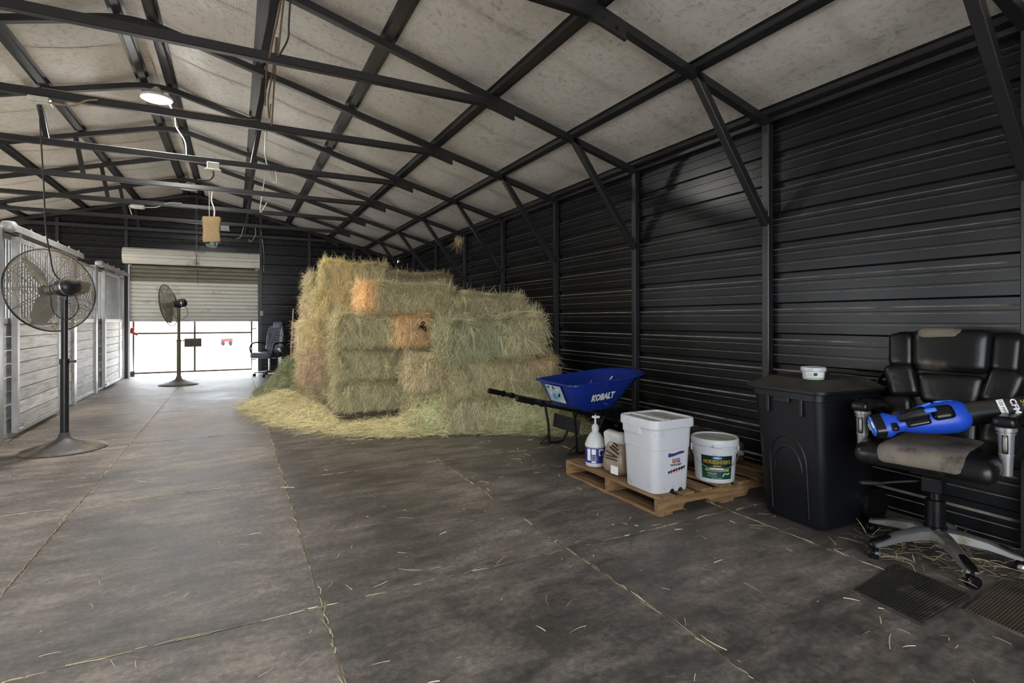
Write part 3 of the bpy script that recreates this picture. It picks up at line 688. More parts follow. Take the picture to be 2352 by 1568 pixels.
# white conduit on the back wall
cd = empty('conduit', (0,0,0), 0, 'white bent conduit running along the back wall above the roll-up door', 'conduit')
obj('pipe', MB().tube([(-1.93,13.33,3.55),(-1.885,13.33,3.37),(-1.86,13.33,3.335),(-1.80,13.33,3.31),(-.57,13.33,3.27),(.32,13.33,3.30)], .014, 8), K['cordwht'], cd, smooth=60)
# fly trap
ft = empty('fly_trap', (-.30,8.775,2.33), .1, 'brown mesh fly trap bag with glass jar hanging from a roof tie', 'fly trap')
bg_ = MB(); rings = []
for z, wx, wy in ((-.02,.22,.17),(.03,.225,.18),(.15,.21,.14),(.25,.22,.16),(.30,.23,.16),(.34,.22,.13)):
    rings.append([(p[0]+.006*math.sin(9*z+p[1]*40), p[1], z+.012*math.sin(p[0]*30)) for p in rrect(wx, wy, .03, z)])
obj('bag', bg_.add(g_loft(rings)), K['mesh'], ft, smooth=40)
obj('jar', MB().lathe([(0,-.085),(.06,-.085),(.07,-.075),(.075,-.04),(.065,-.02),(0,-.02)],20), K['glass'], ft, smooth=50)
obj('cord', MB().tube(spline([(.03,0,.33),(.035,0,.45),(.0,0,.58),(.01,0,.72)],5), .010, 6).tube([(-.03,0,.33),(-.03,0,.72)], .004, 5), K['cordwht'], ft)
# floodlight on back wall
fl2 = empty('wall_floodlight', (-.20,13.36,3.21), 0, 'small white floodlight on the back wall right of the fly trap', 'lamp')
obj('head', MB().cbox((0,0,.02),(.17,.10,.11),.01).cbox((0,-.01,-.045),(.20,.12,.02),.005), K['white'], fl2); obj('stem', MB().tube([(0,0,-.05),(0,.02,-.12)], .015, 8), K['dark'], fl2)
# cords hanging along the frames right of the ridge
cw = 'loose brown cords hung along the frames right of the ridge'
wires = [([(.31,4.19,3.62),(.27,4.19,3.36),(.244,4.185,3.23),(.215,4.17,3.06)], 'brown cord hanging highest beside the nearest web, right of the ridge'),
 ([(.32,4.18,3.62),(.293,4.18,3.32),(.27,4.17,3.09)], 'brown cord hanging second beside the nearest web, right of the ridge'),
 ([(.36,4.18,3.62),(.345,4.18,3.35),(.338,4.18,3.23),(.275,4.16,3.08)], 'dark cord bowing out farthest right beside the nearest web'),
 ([(.245,4.95,3.55),(.239,5.0,3.366),(.233,5.0,3.217),(.225,5.0,3.02)], 'brown cord running down behind the nearest tie, left one of three'),
 ([(.31,4.95,3.6),(.29,5.0,3.36),(.25,5.0,3.087),(.256,5.0,2.917),(.27,5.02,3.05)], 'brown cord running down behind the nearest tie, bowed middle one of three'),
 ([(.32,4.95,3.6),(.304,5.0,3.35),(.29,5.0,3.094),(.277,5.0,2.861)], 'brown cord hanging straight behind the nearest tie, right one of three'),
 ([(.33,7.2,3.5),(.33,7.22,3.2),(.40,7.24,2.95),(.46,7.22,2.9),(.44,7.23,3.05),(.38,7.24,3.02)], 'pale cord with a small loop at the third tie'),
 ([(.42,8.75,3.5),(.36,8.78,3.1),(.33,8.77,2.8),(.42,8.78,2.95)], 'pale cord dangling below the fourth tie'),
 ([(.15,11.9,3.06),(.10,11.85,2.85),(.02,11.85,2.80)], 'white hooked cord end dangling by the back wall, left one'),
 ([(.36,11.9,3.05),(.36,11.85,2.9),(.28,11.85,2.76),(.24,11.85,2.80)], 'white hooked cord end dangling by the back wall, middle one'),
 ([(.52,13.37,3.2),(.56,13.36,2.9),(.58,13.36,2.6),(.57,13.36,2.3)], 'pale cord running down the post right of the roll-up door')]
for p, l in wires: cable('hanging_cord', p, .0065, K['cordwht'] if 'white' in l or 'pale' in l else (K['cordblk'] if 'dark' in l else K['cord']), l, 'cord', cw)
ol = empty('wall_outlet', (.535,13.385,1.35), 0, 'small white outlet on the post right of the roll-up door', 'outlet'); obj('plate', MB().cbox((0,0,0),(.06,.02,.11)), K['white'], ol)
obj('socket', MB().cbox((0,-.012,.022),(.03,.006,.03)).cbox((0,-.012,-.022),(.03,.006,.03)), K['box'], ol)
cable('sagging_wire', [(-1.42,5.70,3.115),(-.6,5.70,3.118),(.0,5.70,3.114),(.20,5.70,3.125)], .003, K['cordorg'], 'thin tan wire lying along the tie beam in front of the ridge lamp', 'cable')

# ------------------------------------------------------------------ hay
def strand_mesh(name, P, T, N, Ls, Wd, lift, shade, droop, xmax=3.645, zmin=-1e9):
    n = len(P); T = T/np.linalg.norm(T,axis=1,keepdims=True)
    cv = rng.normal(0,.22,(n,1))*np.cross(T, N)
    q1 = P+T*(Ls*.34)[:,None]+N*(lift*Ls*.8)[:,None]+cv*(Ls*.20)[:,None]; q1[:,2] -= droop*Ls*.12
    q2 = P+T*(Ls*.68)[:,None]+N*(lift*Ls)[:,None]+cv*(Ls*.22)[:,None]; q2[:,2] -= droop*Ls*.5
    end = P+T*Ls[:,None]+N*(lift*Ls*.6)[:,None]; end[:,2] -= droop*Ls*1.1
    side = np.cross(T, N+rng.normal(0,.6,(n,3))); side /= np.linalg.norm(side,axis=1,keepdims=True)+1e-9
    side *= (Wd*.5)[:,None]
    V = np.stack([P-side, P+side, q1-side, q1+side, q2-side*.9, q2+side*.9, end-side*.4, end+side*.4],1).reshape(-1,3)
    V[:,2] = np.maximum(V[:,2], zmin)
    V[:,0] = np.minimum(V[:,0], xmax)                     # nothing pokes through the wall
    b = np.arange(n)*8; Fq = np.stack([np.stack([b+2*k,b+1+2*k,b+3+2*k,b+2+2*k],1) for k in range(3)],1).reshape(-1)
    me = bpy.data.meshes.new(name); me.vertices.add(n*8); me.vertices.foreach_set('co', V.astype(np.float32).ravel())
    me.loops.add(n*12); me.loops.foreach_set('vertex_index', Fq.astype(np.int32))
    me.polygons.add(n*3); me.polygons.foreach_set('loop_start', (np.arange(n*3)*4).astype(np.int32))
    me.update(calc_edges=True); me.validate()
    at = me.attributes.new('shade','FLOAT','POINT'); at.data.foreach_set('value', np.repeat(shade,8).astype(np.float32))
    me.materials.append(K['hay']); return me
BL, BW, BH = 1.18, .56, .385
def bale_body(seed):
    def fn(x, y, z):
        k = .018*math.sin(x*46+seed)*math.sin(y*7+z*9+seed)+.016*math.sin(x*11+seed*2+z*13)+.012*math.sin(y*23+seed+z*17)
        s = 1+k*2.0; bul = 1+.03*math.cos(z/BH*PI)
        return (x*(1+.015*math.sin(z*11+y*9+seed)), y*s*bul, z*s+.004)
    b = MB().add(g_rbox(BL-.13, BW-.11, BH-.06, .10, 14, fn), Matrix.Translation((0,0,BH/2)))
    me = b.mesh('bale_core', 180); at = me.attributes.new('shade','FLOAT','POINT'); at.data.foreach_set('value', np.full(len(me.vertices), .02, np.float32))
    me.materials.append(K['hay']); return me
def bale_straw(seed, n=23000):
    A = np.array([BL*BH, BL*BH, BL*BW, BW*BH, BW*BH, BL*BW*.15]); face = rng.choice(6, n, p=A/A.sum())
    u, v = rng.uniform(-.5,.5,n), rng.uniform(-.5,.5,n)
    P = np.zeros((n,3)); N = np.zeros((n,3)); T = np.zeros((n,3))
    ph = seed*1.7
    for k,(nn,a,b_,t) in enumerate((((0,-1,0),(1,0,0),(0,0,1),(0,0,1)),((0,1,0),(1,0,0),(0,0,1),(0,0,1)),((0,0,1),(1,0,0),(0,1,0),(0,1,0)),((-1,0,0),(0,1,0),(0,0,1),(0,0,1)),((1,0,0),(0,1,0),(0,0,1),(0,0,1)),((0,0,-1),(1,0,0),(0,1,0),(0,1,0)))):
        m = face == k; nn, a, b_, t = map(np.array, (nn,a,b_,t)); D = np.array([BL-.03,BW-.03,BH-.02])
        P[m] = (nn*.5)*D + np.outer(u[m],a)*D + np.outer(v[m],b_)*D
        wob = .55*np.sin(u[m]*19+ph+v[m]*5)+.45*np.sin(v[m]*13+u[m]*31+ph*2)+rng.normal(0,.33,m.sum())+np.where(rng.random(m.sum())<.12,rng.normal(0,1,m.sum()),0)
        if k in (3,4): wob = rng.normal(0,1.0,m.sum())
        T[m] = np.outer(np.cos(wob),t)+np.outer(np.sin(wob),np.cross(nn,t)); N[m] = nn
    T *= np.where(rng.random(n)<np.where(face<2,.96,.5), -1, 1)[:,None]
    cr = np.abs(P)/np.array([BL/2,BW/2,BH/2]); r = np.sort(cr,axis=1)
    P *= (1-.125*np.clip((r[:,1]-.62)/.38,0,1)**2)[:,None]
    P += N*(rng.normal(-.012,.016,n)+.013*np.sin(P[:,0]*40+ph)+.02*np.sin(P[:,0]*9+ph)*np.cos(P[:,2]*11+ph))[:,None]
    Ls = rng.uniform(.05,.21,n); lift = np.abs(rng.normal(.03,.05,n)); st = rng.random(n) < np.where((face==3)|(face==4), .20, .05)
    T[st] += N[st]*rng.uniform(.3,1.3,st.sum())[:,None]; Ls[st] *= .8
    P += np.array([0,0,BH/2]); clump = .5+.5*np.sin(P[:,0]*33+ph+3*np.sin(P[:,2]*21)+2*np.sin(P[:,1]*17))
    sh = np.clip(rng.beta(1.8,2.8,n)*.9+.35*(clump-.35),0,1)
    P[:,2] = np.maximum(P[:,2], .012)
    return strand_mesh('straw', P, T, N, Ls, rng.uniform(.0022,.0052,n), lift, sh, np.abs(rng.normal(.22,.2,n))*np.where(rng.random(n)<.7,1,0), zmin=np.repeat(rng.uniform(-.055,.012,n),8))
VAR = [(bale_body(s), bale_straw(s)) for s in range(4)]
GR, TA, OR, BR, DK, YE, PA = (.56,.52,.30), (.68,.58,.36), (.88,.62,.29), (.50,.39,.24), (.40,.42,.24), (.76,.65,.34), (.76,.68,.47)
def bale(x, y, z, rz, v, a, b, split, label, rot=(0,0), sc_=(1,1,1)):
    t = empty('hay_bale', (x,y,z), 0, label, 'hay bale', 'hay bales in the stack'); t.rotation_euler = (rot[0], rot[1], rz); t.scale = sc_
    for nm, me in zip(('bale_core','straw'), VAR[v]):
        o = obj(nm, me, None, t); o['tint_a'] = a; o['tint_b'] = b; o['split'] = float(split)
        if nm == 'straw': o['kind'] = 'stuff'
    return t
FY = 6.40+BW/2
bale(1.65, FY, .118, 0, 0, GR, BR, .16, 'lowest front bale, green with a brown right end, on the old pallet', (0,0), (1,1,.97))
bale(1.62, FY+.05, .495, .035, 1, GR, TA, .55, 'green grey bale second from the bottom of the front column', (.02,0))
bale(1.62, FY-.05, .888, -.03, 2, GR, OR, .06, 'front bale with golden orange right half and a black twine knot', (-.02,.01))
bale(1.93, FY+.04, 1.282, .03, 3, OR, GR, -.43, 'long green bale with orange left end topping the front column', (.03,.015), (1,1,.98))
h90 = PI/2
bale(1.14, 7.78, .02, h90+.06, 1, PA, BR, .1, 'lowest bale in the left flank, pale and brown', (0,0))
bale(1.06, 7.72, .405, h90-.05, 2, (.66,.50,.34), TA, -.35, 'left flank bale with a pinkish tan end, second tier', (.03,0))
bale(1.12, 7.80, .792, h90+.05, 3, YE, PA, .2, 'pale yellow left flank bale with bristling end, third tier', (-.03,.02))
bale(1.40, 7.40, 1.180, .07, 0, YE, GR, .15, 'yellow bale just below the topmost one, left side of the stack', (.02,.03), (.84,1,1))
bale(1.43, 7.44, 1.570, -.10, 1, YE, GR, .12, 'topmost yellow bale crowning the stack at its left', (0,.04), (.74,1,1.02))
bale(1.45, 8.68, .02, .04, 2, BR, TA, .2, 'bottom bale at the far left corner of the stack')
bale(1.49, 8.70, .405, -.04, 3, (.72,.52,.30), TA, -.3, 'orange tinted bale at the far left corner, second tier')
bale(1.46, 8.68, .790, .05, 0, (.70,.52,.32), GR, -.3, 'far left corner bale with tawny end, third tier')
bale(1.49, 8.60, 1.175, -.03, 1, TA, GR, -.3, 'far left corner bale, fourth tier, tan')
bale(1.55, 8.60, 1.556, .05, 2, GR, TA, .3, 'highest bale at the far left corner, behind the topmost yellow one', (0,0), (1,1,.9))
bale(2.88, 6.66, .02, 0, 3, GR, GR, 2, 'hidden bale at the bottom behind the middle of the stack')
bale(2.92, 6.68, .405, .02, 0, DK, GR, 0, 'second tier bale behind the middle of the stack')
bale(2.92, 6.66, .790, -.02, 1, GR, DK, .2, 'third tier green bale right of the orange ended front bale')
bale(2.92, 6.60, 1.172, -.05, 2, GR, TA, .35, 'green bale right of the long top bale, lying against the wall', (.02,.05), (.98,1,.98))
for k in range(4): bale(2.85, 8.25, .02+.386*k, 0.0, k, BR, TA, 0, ['brown bale at the bottom of the rear column','brown bale second in the rear column','brown bale third in the rear column','brown bale fourth in the rear column'][k])
bale(2.50, 8.22, 1.566, .03, 3, BR, (.36,.25,.13), .2, 'dark brown bale on top at the rear, right of centre', (0,0), (.95,1,.93))
bale(2.60, 5.45, .02, -.08, 0, GR, GR, 2, 'lowest right hand bale half buried in loose hay')
bale(2.68, 5.40, .405, -.09, 1, (.56,.50,.27), (.62,.46,.25), .22, 'right hand bale with frayed tan end behind the wheelbarrow', (-.03,0))
bale(2.56, 5.44, .798, -.03, 2, DK, GR, .15, 'loose dark green bale on top of the right hand column', (.04,-.09), (1.0,1,1.16))
bale(2.36, 6.04, .02, .1, 3, GR, DK, 0, 'bale wedged low between front column and right column')
bale(2.34, 6.03, .405, .06, 0, TA, GR, -.2, 'tan bale wedged between front column and right column, second tier')
tk = empty('twine_knot', (2.03,6.325,1.115), 0, 'black twine knot on the orange bale face', 'twine knot')
obj('loop', MB().tube(spline([(-.05,.0,-.02),(-.01,-.012,.0),(.03,-.01,.05),(.0,-.02,.06),(-.015,-.02,.02),(.02,-.02,-.03),(.045,-.01,-.045),(.04,-.01,-.005),(.0,-.02,.0),(-.04,-.01,.01)],5), .008, 6), K['twine'], tk, smooth=60)

# loose hay round the stack: one height field with straw on it
edge = np.array([(.95,9.3),(.30,8.9),(.12,8.2),(.22,7.5),(.42,6.7),(.75,6.1),(1.10,5.62),(1.6,5.36),(2.1,5.28),(2.6,5.02),(3.05,4.72),(3.45,4.66),(3.55,5.0),(3.55,9.3)])
def inside(x, y):
    r = np.zeros(x.shape, bool); j = len(edge)-1
    for i in range(len(edge)):
        (xi,yi),(xj,yj) = edge[i], edge[j]
        r ^= ((yi > y) != (yj > y)) & (x < (xj-xi)*(y-yi)/(yj-yi+1e-9)+xi); j = i
    return r
def edist(x, y):
    d = np.full(x.shape, 9.); n = len(edge)
    for i in range(n):
        a, b = edge[i], edge[(i+1)%n]; ab = b-a; t = np.clip(((x-a[0])*ab[0]+(y-a[1])*ab[1])/(ab@ab),0,1)
        d = np.minimum(d, np.hypot(x-a[0]-t*ab[0], y-a[1]-t*ab[1]))
    return np.where(inside(x,y), d, -d)
def heap(x, y):
    d = edist(x, y); z = np.where(d > 0, .05*np.clip(d/.25,0,1)**.7+.02*np.clip(d/.8,0,1), -.03)
    g = lambda cx,cy,sx,sy,h: h*np.exp(-((x-cx)/sx)**2-((y-cy)/sy)**2)
    z = z+np.where(d > 0, np.clip(d/.35,0,1)*(g(2.35,5.45,.42,.34,.42)+g(2.9,5.15,.40,.26,.26)+g(3.25,5.2,.3,.35,.22)+g(.75,6.9,.22,.5,.09)+g(.6,7.9,.25,.6,.10)+g(2.0,5.75,.3,.25,.16)+g(2.45,5.13,.5,.20,.34)+g(2.95,5.0,.35,.2,.16)), 0)
    z = np.where((x>.98)&(x<1.95)&(y>5.9)&(y<6.9), np.minimum(z,.022), z)
    z += np.where(d > .03, .008*np.sin(x*17+2*np.sin(y*11))*np.sin(y*14+x*5), 0)
    return z
nx, ny = 100, 130; X, Y = np.meshgrid(np.linspace(0,3.63,nx), np.linspace(4.5,9.4,ny)); Z = heap(X,Y)
me = bpy.data.meshes.new('loose_hay'); ok = edist(X,Y) > -.06
idx = np.arange(nx*ny).reshape(ny,nx); keep = ok[:-1,:-1]&ok[1:,:-1]&ok[:-1,1:]&ok[1:,1:]
fq = np.stack([idx[:-1,:-1],idx[:-1,1:],idx[1:,1:],idx[1:,:-1]],-1)[keep]
me.from_pydata(np.stack([X,Y,Z],-1).reshape(-1,3).tolist(), [], fq.tolist()); me.shade_smooth()
bm = bmesh.new(); bm.from_mesh(me); bmesh.ops.delete(bm, geom=[v for v in bm.verts if not v.link_faces], context='VERTS'); bm.to_mesh(me); bm.free()
at = me.attributes.new('shade','FLOAT','POINT'); at.data.foreach_set('value', np.full(len(me.vertices), .12, np.float32)); me.materials.append(K['hay'])
lh = tag(obj('loose_hay', me, None), 'drift of loose pale hay spread on the floor round the stack', 'loose hay', kind='stuff')
lh['tint_a'] = (.55,.52,.28); lh['tint_b'] = (.55,.52,.28); lh['split'] = 5.0
n = 75000; px = rng.uniform(.05,3.62,n*2); py = 4.55+4.8*rng.random(n*2)**1.7; ed = edist(px,py)
m_ = (ed > rng.normal(-.02,.05,n*2)) & ~((px>1.0)&(px<1.85)&(py>6.05)&(py<6.8)&(rng.random(n*2)<.8)); px, py = px[m_][:n], py[m_][:n]; n = len(px)
pz = np.maximum(heap(px,py),0)+rng.uniform(0,.022,n)*np.where((px>.98)&(px<1.95)&(py>6.1)&(py<6.9),.3,1); e = .02
gx = (heap(px+e,py)-heap(px-e,py))/(2*e); gy = (heap(px,py+e)-heap(px,py-e))/(2*e); far = edist(px,py) < .06; gx[far] = 0; gy[far] = 0
gx = np.clip(gx,-1.5,1.5); gy = np.clip(gy,-1.5,1.5)
a = rng.normal(0,.9,n)+np.where(rng.random(n)<.5,0,PI); T = np.stack([np.cos(a),np.sin(a),np.cos(a)*gx+np.sin(a)*gy],1)
N = np.stack([-gx,-gy,np.ones(n)],1); N /= np.linalg.norm(N,axis=1,keepdims=True); T += N*np.abs(rng.normal(0,.12,n))[:,None]
ms_ = strand_mesh('straw', np.stack([px,py,pz],1), T, N, rng.uniform(.06,.24,n), rng.uniform(.0025,.005,n), np.abs(rng.normal(.04,.06,n)), np.clip(rng.beta(2.4,2.2,n),0,1), np.abs(rng.normal(.05,.08,n)))
o = obj('straw', ms_, None, lh); o['kind'] = 'stuff'; o['tint_a'] = (.66,.61,.35); o['tint_b'] = (.54,.55,.29); o['split'] = 1.6

# green hay heap at the far left of the stack
def gheap(x, y): return np.maximum(0, .50*np.exp(-((x-.92)/.33)**2-((y-9.9)/.75)**2)+.22*np.exp(-((x-.66)/.28)**2-((y-9.2)/.9)**2)-.035)*(1+.1*np.sin(x*19+y*7))
nx, ny = 40, 50; X, Y = np.meshgrid(np.linspace(.05,1.75,nx), np.linspace(7.7,11.9,ny)); Z = gheap(X,Y)-.004
me = bpy.data.meshes.new('green_hay'); idx = np.arange(nx*ny).reshape(ny,nx); kz = Z > -.003
keep = kz[:-1,:-1]|kz[1:,:-1]|kz[:-1,1:]|kz[1:,1:]
fq = np.stack([idx[:-1,:-1],idx[:-1,1:],idx[1:,1:],idx[1:,:-1]],-1)[keep]
me.from_pydata(np.stack([X,Y,Z],-1).reshape(-1,3).tolist(), [], fq.tolist()); me.shade_smooth()
bm = bmesh.new(); bm.from_mesh(me); bmesh.ops.delete(bm, geom=[v for v in bm.verts if not v.link_faces], context='VERTS'); bm.to_mesh(me); bm.free()
at = me.attributes.new('shade','FLOAT','POINT'); at.data.foreach_set('value', np.full(len(me.vertices), .1, np.float32)); me.materials.append(K['hay'])
gh_ = tag(obj('green_hay', me, None), 'heap of dark green hay at the far left foot of the stack', 'loose hay', kind='stuff'); gh_['tint_a'] = (.15,.20,.09); gh_['tint_b'] = (.15,.20,.09); gh_['split'] = 5.0
n = 22000; px = rng.uniform(.05,1.75,n*3); py = rng.uniform(7.7,11.9,n*3); hz = gheap(px,py); m_ = hz > rng.uniform(0,.03,n*3); px,py,hz = px[m_][:n],py[m_][:n],hz[m_][:n]; n = len(px)
e = .02; gx = (gheap(px+e,py)-gheap(px-e,py))/(2*e); gy = (gheap(px,py+e)-gheap(px,py-e))/(2*e)
a = rng.uniform(0,2*PI,n); T = np.stack([np.cos(a),np.sin(a),np.cos(a)*gx+np.sin(a)*gy],1); N = np.stack([-gx,-gy,np.ones(n)],1); N /= np.linalg.norm(N,axis=1,keepdims=True); T += N*np.abs(rng.normal(0,.15,n))[:,None]
o = obj('straw', strand_mesh('straw', np.stack([px,py,hz+rng.uniform(0,.015,n)],1), T, N, rng.uniform(.04,.14,n), rng.uniform(.003,.006,n), np.abs(rng.normal(.05,.06,n)), rng.beta(2,2.2,n), np.abs(rng.normal(.05,.08,n))), None, gh_)
o['kind'] = 'stuff'; o['tint_a'] = (.22,.29,.14); o['tint_b'] = (.22,.29,.14); o['split'] = 5.0
# old pallets under the stack
def pallet(name, loc, rz, L, D, m_long, m_deck, label, n_top=7, wmin=.09, notch=False):
    t = empty(name, loc, rz, label, 'pallet', 'wooden pallets')
    for y in (.02, D/2, D-.02):                           # stringers run along x
        if notch:
            P_ = [(0,.018),(L,.018),(L,.100),(0,.100)] if y > .1 else [(0,.018),(.20,.018),(.215,.05),(.23,.055),(.42,.055),(.45,.018),(.78,.018),(.81,.055),(L-.2,.055),(L-.17,.018),(L,.018),(L,.100),(0,.100)]
            o = obj('stringer', G(g_prism(P_, .038), Matrix.Translation((0,y+.019,0)) @ Matrix.Rotation(PI/2,4,'X')), m_long, t, smooth=0)
        else: obj('stringer', MB().cbox((L/2,y,.059),(L,.038,.082),.003), m_long, t)
    wds = [rnd.uniform(wmin, wmin+.04) for _ in range(n_top)]; wds[0] = .135; wds[-1] = .135; gap = (L-sum(wds))/(n_top-1); x = 0
    for k, wd in enumerate(wds):
        obj('deck_board', MB().cbox((x+wd/2, D/2+rnd.uniform(-.004,.004), .1085),(wd,D,.017),.002), m_deck, t); x += wd+gap
    for x in (.06, L/2, L-.06): obj('bottom_board', MB().cbox((x, D/2, .009),(.115,D,.0175),.002), m_deck, t)
    return t
pallet('pallet', (1.02,6.38,0), 0, 1.22, 1.0, K['oldpallet'], K['oldpallet'], 'dark old wooden pallet peeking out under the front hay column')

# ------------------------------------------------------------------ pallet with tubs in the foreground
ZP = .1175
pallet('pallet', (2.285,2.475,0), .006, 1.2, 1.016, K['pallet'], K['pallet_y'], 'light brown wooden pallet carrying the white tubs, before the right wall', notch=True)
# square lidded bin
t = empty('feed_bin', (2.447,2.672,ZP), 0, 'tall square white lidded bin with horse picture, on the front pallet', 'bin'); t.scale = (1,1,1.145)
def sq(sx, z, r=.045, off=(0,0)): return rrect(sx, sx, r, z, 5, *off)
notch_ring = sq(.292,.0)
body = MB().add(g_loft([sq(.284,0,.05), sq(.292,.008,.05), sq(.312,.235,.05), sq(.318,.237,.05), sq(.330,.372,.05), sq(.330,.375,.05)]))
obj('tub', body, K['white'], t, smooth=35)
lid = MB().add(g_loft([sq(.350,.352,.05), sq(.356,.356,.05), sq(.356,.392,.05), sq(.350,.402,.05), sq(.332,.402,.045), sq(.326,.392,.043)], cap=False))
lidp = obj('lid', lid, K['white'], t, smooth=35)
obj('lid_panel', MB().add(g_loft([sq(.334,.384,.045), sq(.334,.391,.045)])), K['whitedusty'], lidp, smooth=35)
obj('lid_rib', MB().cbox((-.055,0,.398),(.05,.325,.012),.004), K['white'], lidp)
obj('handle', MB().add(g_loft([rrect(.018,.17,.008,.315), rrect(.022,.17,.008,.355)]), Matrix.Translation((-.166,.045,0))), K['white'], t, smooth=35)
nt_ = MB()
for x in (.035,-.035): nt_.lathe([(.019,-.1485),(.019,-.140),(0,-.140)],16,RT((x+.03,0,.0),(-PI/2,0,0)))
nt_.v = [(x,y,max(z,.0005)) for x,y,z in nt_.v]
obj('foot_notch', nt_, K['dark'], t)
FR = lambda x, z, y=-.1555: Matrix.Translation((x, y, z)) @ Matrix.Rotation(PI/2-.045,4,'X')
pr = obj('print', G(g_prism([(-.066,-.010),(-.066,.012),(-.02,.008),(.03,.016),(.066,.020),(.066,.004),(.02,.000),(-.03,-.008)],.0006), FR(.022,.205)), K['purple'], t, smooth=0)
for k,(c,ch) in enumerate((('redp','P'),('redp','E'),('purple','P'))):
    obj('print', MB().add(g_prism([(-.0105,-.011),(.0105,-.011),(.0105,.011),(-.0105,.011)] if k != 1 else [(-.006,-.011),(.006,-.011),(.006,.011),(-.006,.011)],.0006), FR(.0+(k-1)*.021+.022,.172,-.1545)), K[c], t, smooth=0)
    text('lettering', ch if k != 1 else 'I', .02, K['paper'], t, FR((k-1)*.021+.022,.172,-.1555), ext=.0003)
for z, wd in ((.152,.11),(.146,.09)): text('lettering', 'HORSE FEED SUPPLEMENT', .0075, K['dark'], t, FR(.022,z,-.1535), sx=wd/.095)
hp = MB()                                                # row of galloping horses
HS = [(-.5,-.1),(-.45,.12),(-.2,.18),(.15,.16),(.35,.34),(.5,.36),(.62,.22),(.52,.2),(.42,.02),(.5,-.3),(.42,-.3),(.3,-.05),(-.1,-.08),(-.3,-.34),(-.38,-.32),(-.33,-.05)]
for k in range(6):
    sc_ = .034; cx = -.05+.0215*k; cz = .003*k
    obj('horse_print', G(g_prism([(cx+x*sc_, y*sc_) for x, y in HS], .0006+.0001*k), FR(.022,.112+cz,-.1518)), K['redp'] if k in (1,3) else K['dark'], t, smooth=0)
for k in range(3): obj('scratch', G(g_prism([(0,0),(.002,.001),(.006,.02),(.004,.02)],.0005), FR(-.07+.07*k,.02,-.1475) @ Matrix.Rotation(.5-k*.4,4,'Z')), K['dark'], t, smooth=0)
# round bucket
t = empty('pail', (2.912,2.610,ZP), -.72, 'round white pail with dark green label and wire handle, on the front pallet', 'pail')
obj('tub', MB().lathe([(.120,0),(.125,.006),(.1385,.195),(.145,.197),(.146,.228),(.142,.230),(.145,.27),(0,.27)],48), K['white'], t, smooth=35)
ld_ = obj('lid', MB().lathe([(.150,.245),(.155,.248),(.155,.282),(.150,.290),(.140,.290),(.136,.280),(.0,.280)],48), K['white'], t, smooth=35)
obj('lid_panel', MB().lathe([(.135,.2805),(.135,.283),(0,.283)],40), K['whitedusty'], ld_)
obj('pour_tab', MB().add(g_rbox(.07,.02,.02,.006,2), Matrix.Translation((0,-.156,.252))), K['white'], ld_, smooth=180)
def wrapq(x0, x1, z0, z1, R0, R1, n=14, ext=.0012):      # patch on the tapering side
    v, f = [], []
    for i in range(n+1):
        a = (x0+(x1-x0)*i/n)/R0
        for z, R in ((z0,R0),(z1,R1)):
            for e in (0, ext): v.append(((R+e)*math.sin(a), -(R+e)*math.cos(a), z))
    for i in range(n):
        k = i*4; f += [(k+1,k+5,k+7,k+3),(k,k+1,k+3,k+2) if i == 0 else (k+2,k+3,k+7,k+6),(k,k+4,k+5,k+1)]
    b = MB(); b.v, b.f = v, f; return b
Rz = lambda z: .125+(.0135)*(z-.006)/.189
lb = obj('label', wrapq(-.098,.098,.030,.185,Rz(.03),Rz(.185)), K['green'], t, smooth=60)
obj('label_band', wrapq(-.098,.098,.118,.185,Rz(.118)+.0005,Rz(.185)+.0005), K['dkgreen'], lb, smooth=60)
text('lettering', 'HORSESHOER\u2019S', .036, K['gold'], lb, Matrix.Translation((0,0,.143)), bold=.0008, wrap=lambda y: Rz(.143+y)+.0018, ext=.0006, sx=.72)
text('lettering', 'SECRET', .015, K['gold'], lb, Matrix.Translation((.0,0,.117)), bold=.0006, wrap=lambda y: Rz(.117+y)+.0018, ext=.0006)
obj('crest', MB().add(g_prism([(.03*math.cos(a), .008*math.sin(a)) for a in np.linspace(0,2*PI,20)[:-1]], .0008), Matrix.Translation((0,-Rz(.172)-.0028,.172)) @ Matrix.Rotation(PI/2,4,'X')), K['sky'], lb)
text('lettering', 'Farnam', .010, K['paper'], lb, Matrix.Translation((0,0,.172)), wrap=Rz(.172)+.0035, ext=.0004)
obj('ribbon', wrapq(-.045,.042,.092,.105,Rz(.09)+.002,Rz(.1)+.002), K['paper'], lb)
for x in (-.06,.062): obj('ribbon_end', wrapq(x-.016,x+.016,.082,.098,Rz(.09)+.0015,Rz(.1)+.0015), K['gold'], lb)
for z, s_, tx in ((.0835,.0075,'PELLETED HOOF SUPPLEMENT'),(.070,.0085,'Promotes Healthy'),(.062,.0085,'Hoof Growth'),(.050,.0065,'For all classes of horses'),(.037,.006,'NET WT 11 LB (4.98 kg)')):
    text('lettering', tx, s_, K['paper'], lb, Matrix.Translation((0,0,z)), wrap=lambda y, z=z: Rz(z+y)+.0016, ext=.0004, x0=-.032 if .045 < z < .08 else 0)
hs = [(x*.6+.055, z*.6) for x, z in ((-.03,-.012),(-.02,.014),(0,.022),(.014,.010),(.03,.016),(.045,.022))]
obj('hoof_mark', MB().tube([((Rz(.06)+.002)*math.sin(x/.13), -(Rz(.06)+.002)*math.cos(x/.13), .056+z) for x, z in hs], .0032, 6), K['paper'], lb)
for s in (-1,1): obj('ear', MB().cbox((s*.149,0,.215),(.014,.03,.05),.004), K['white'], t)
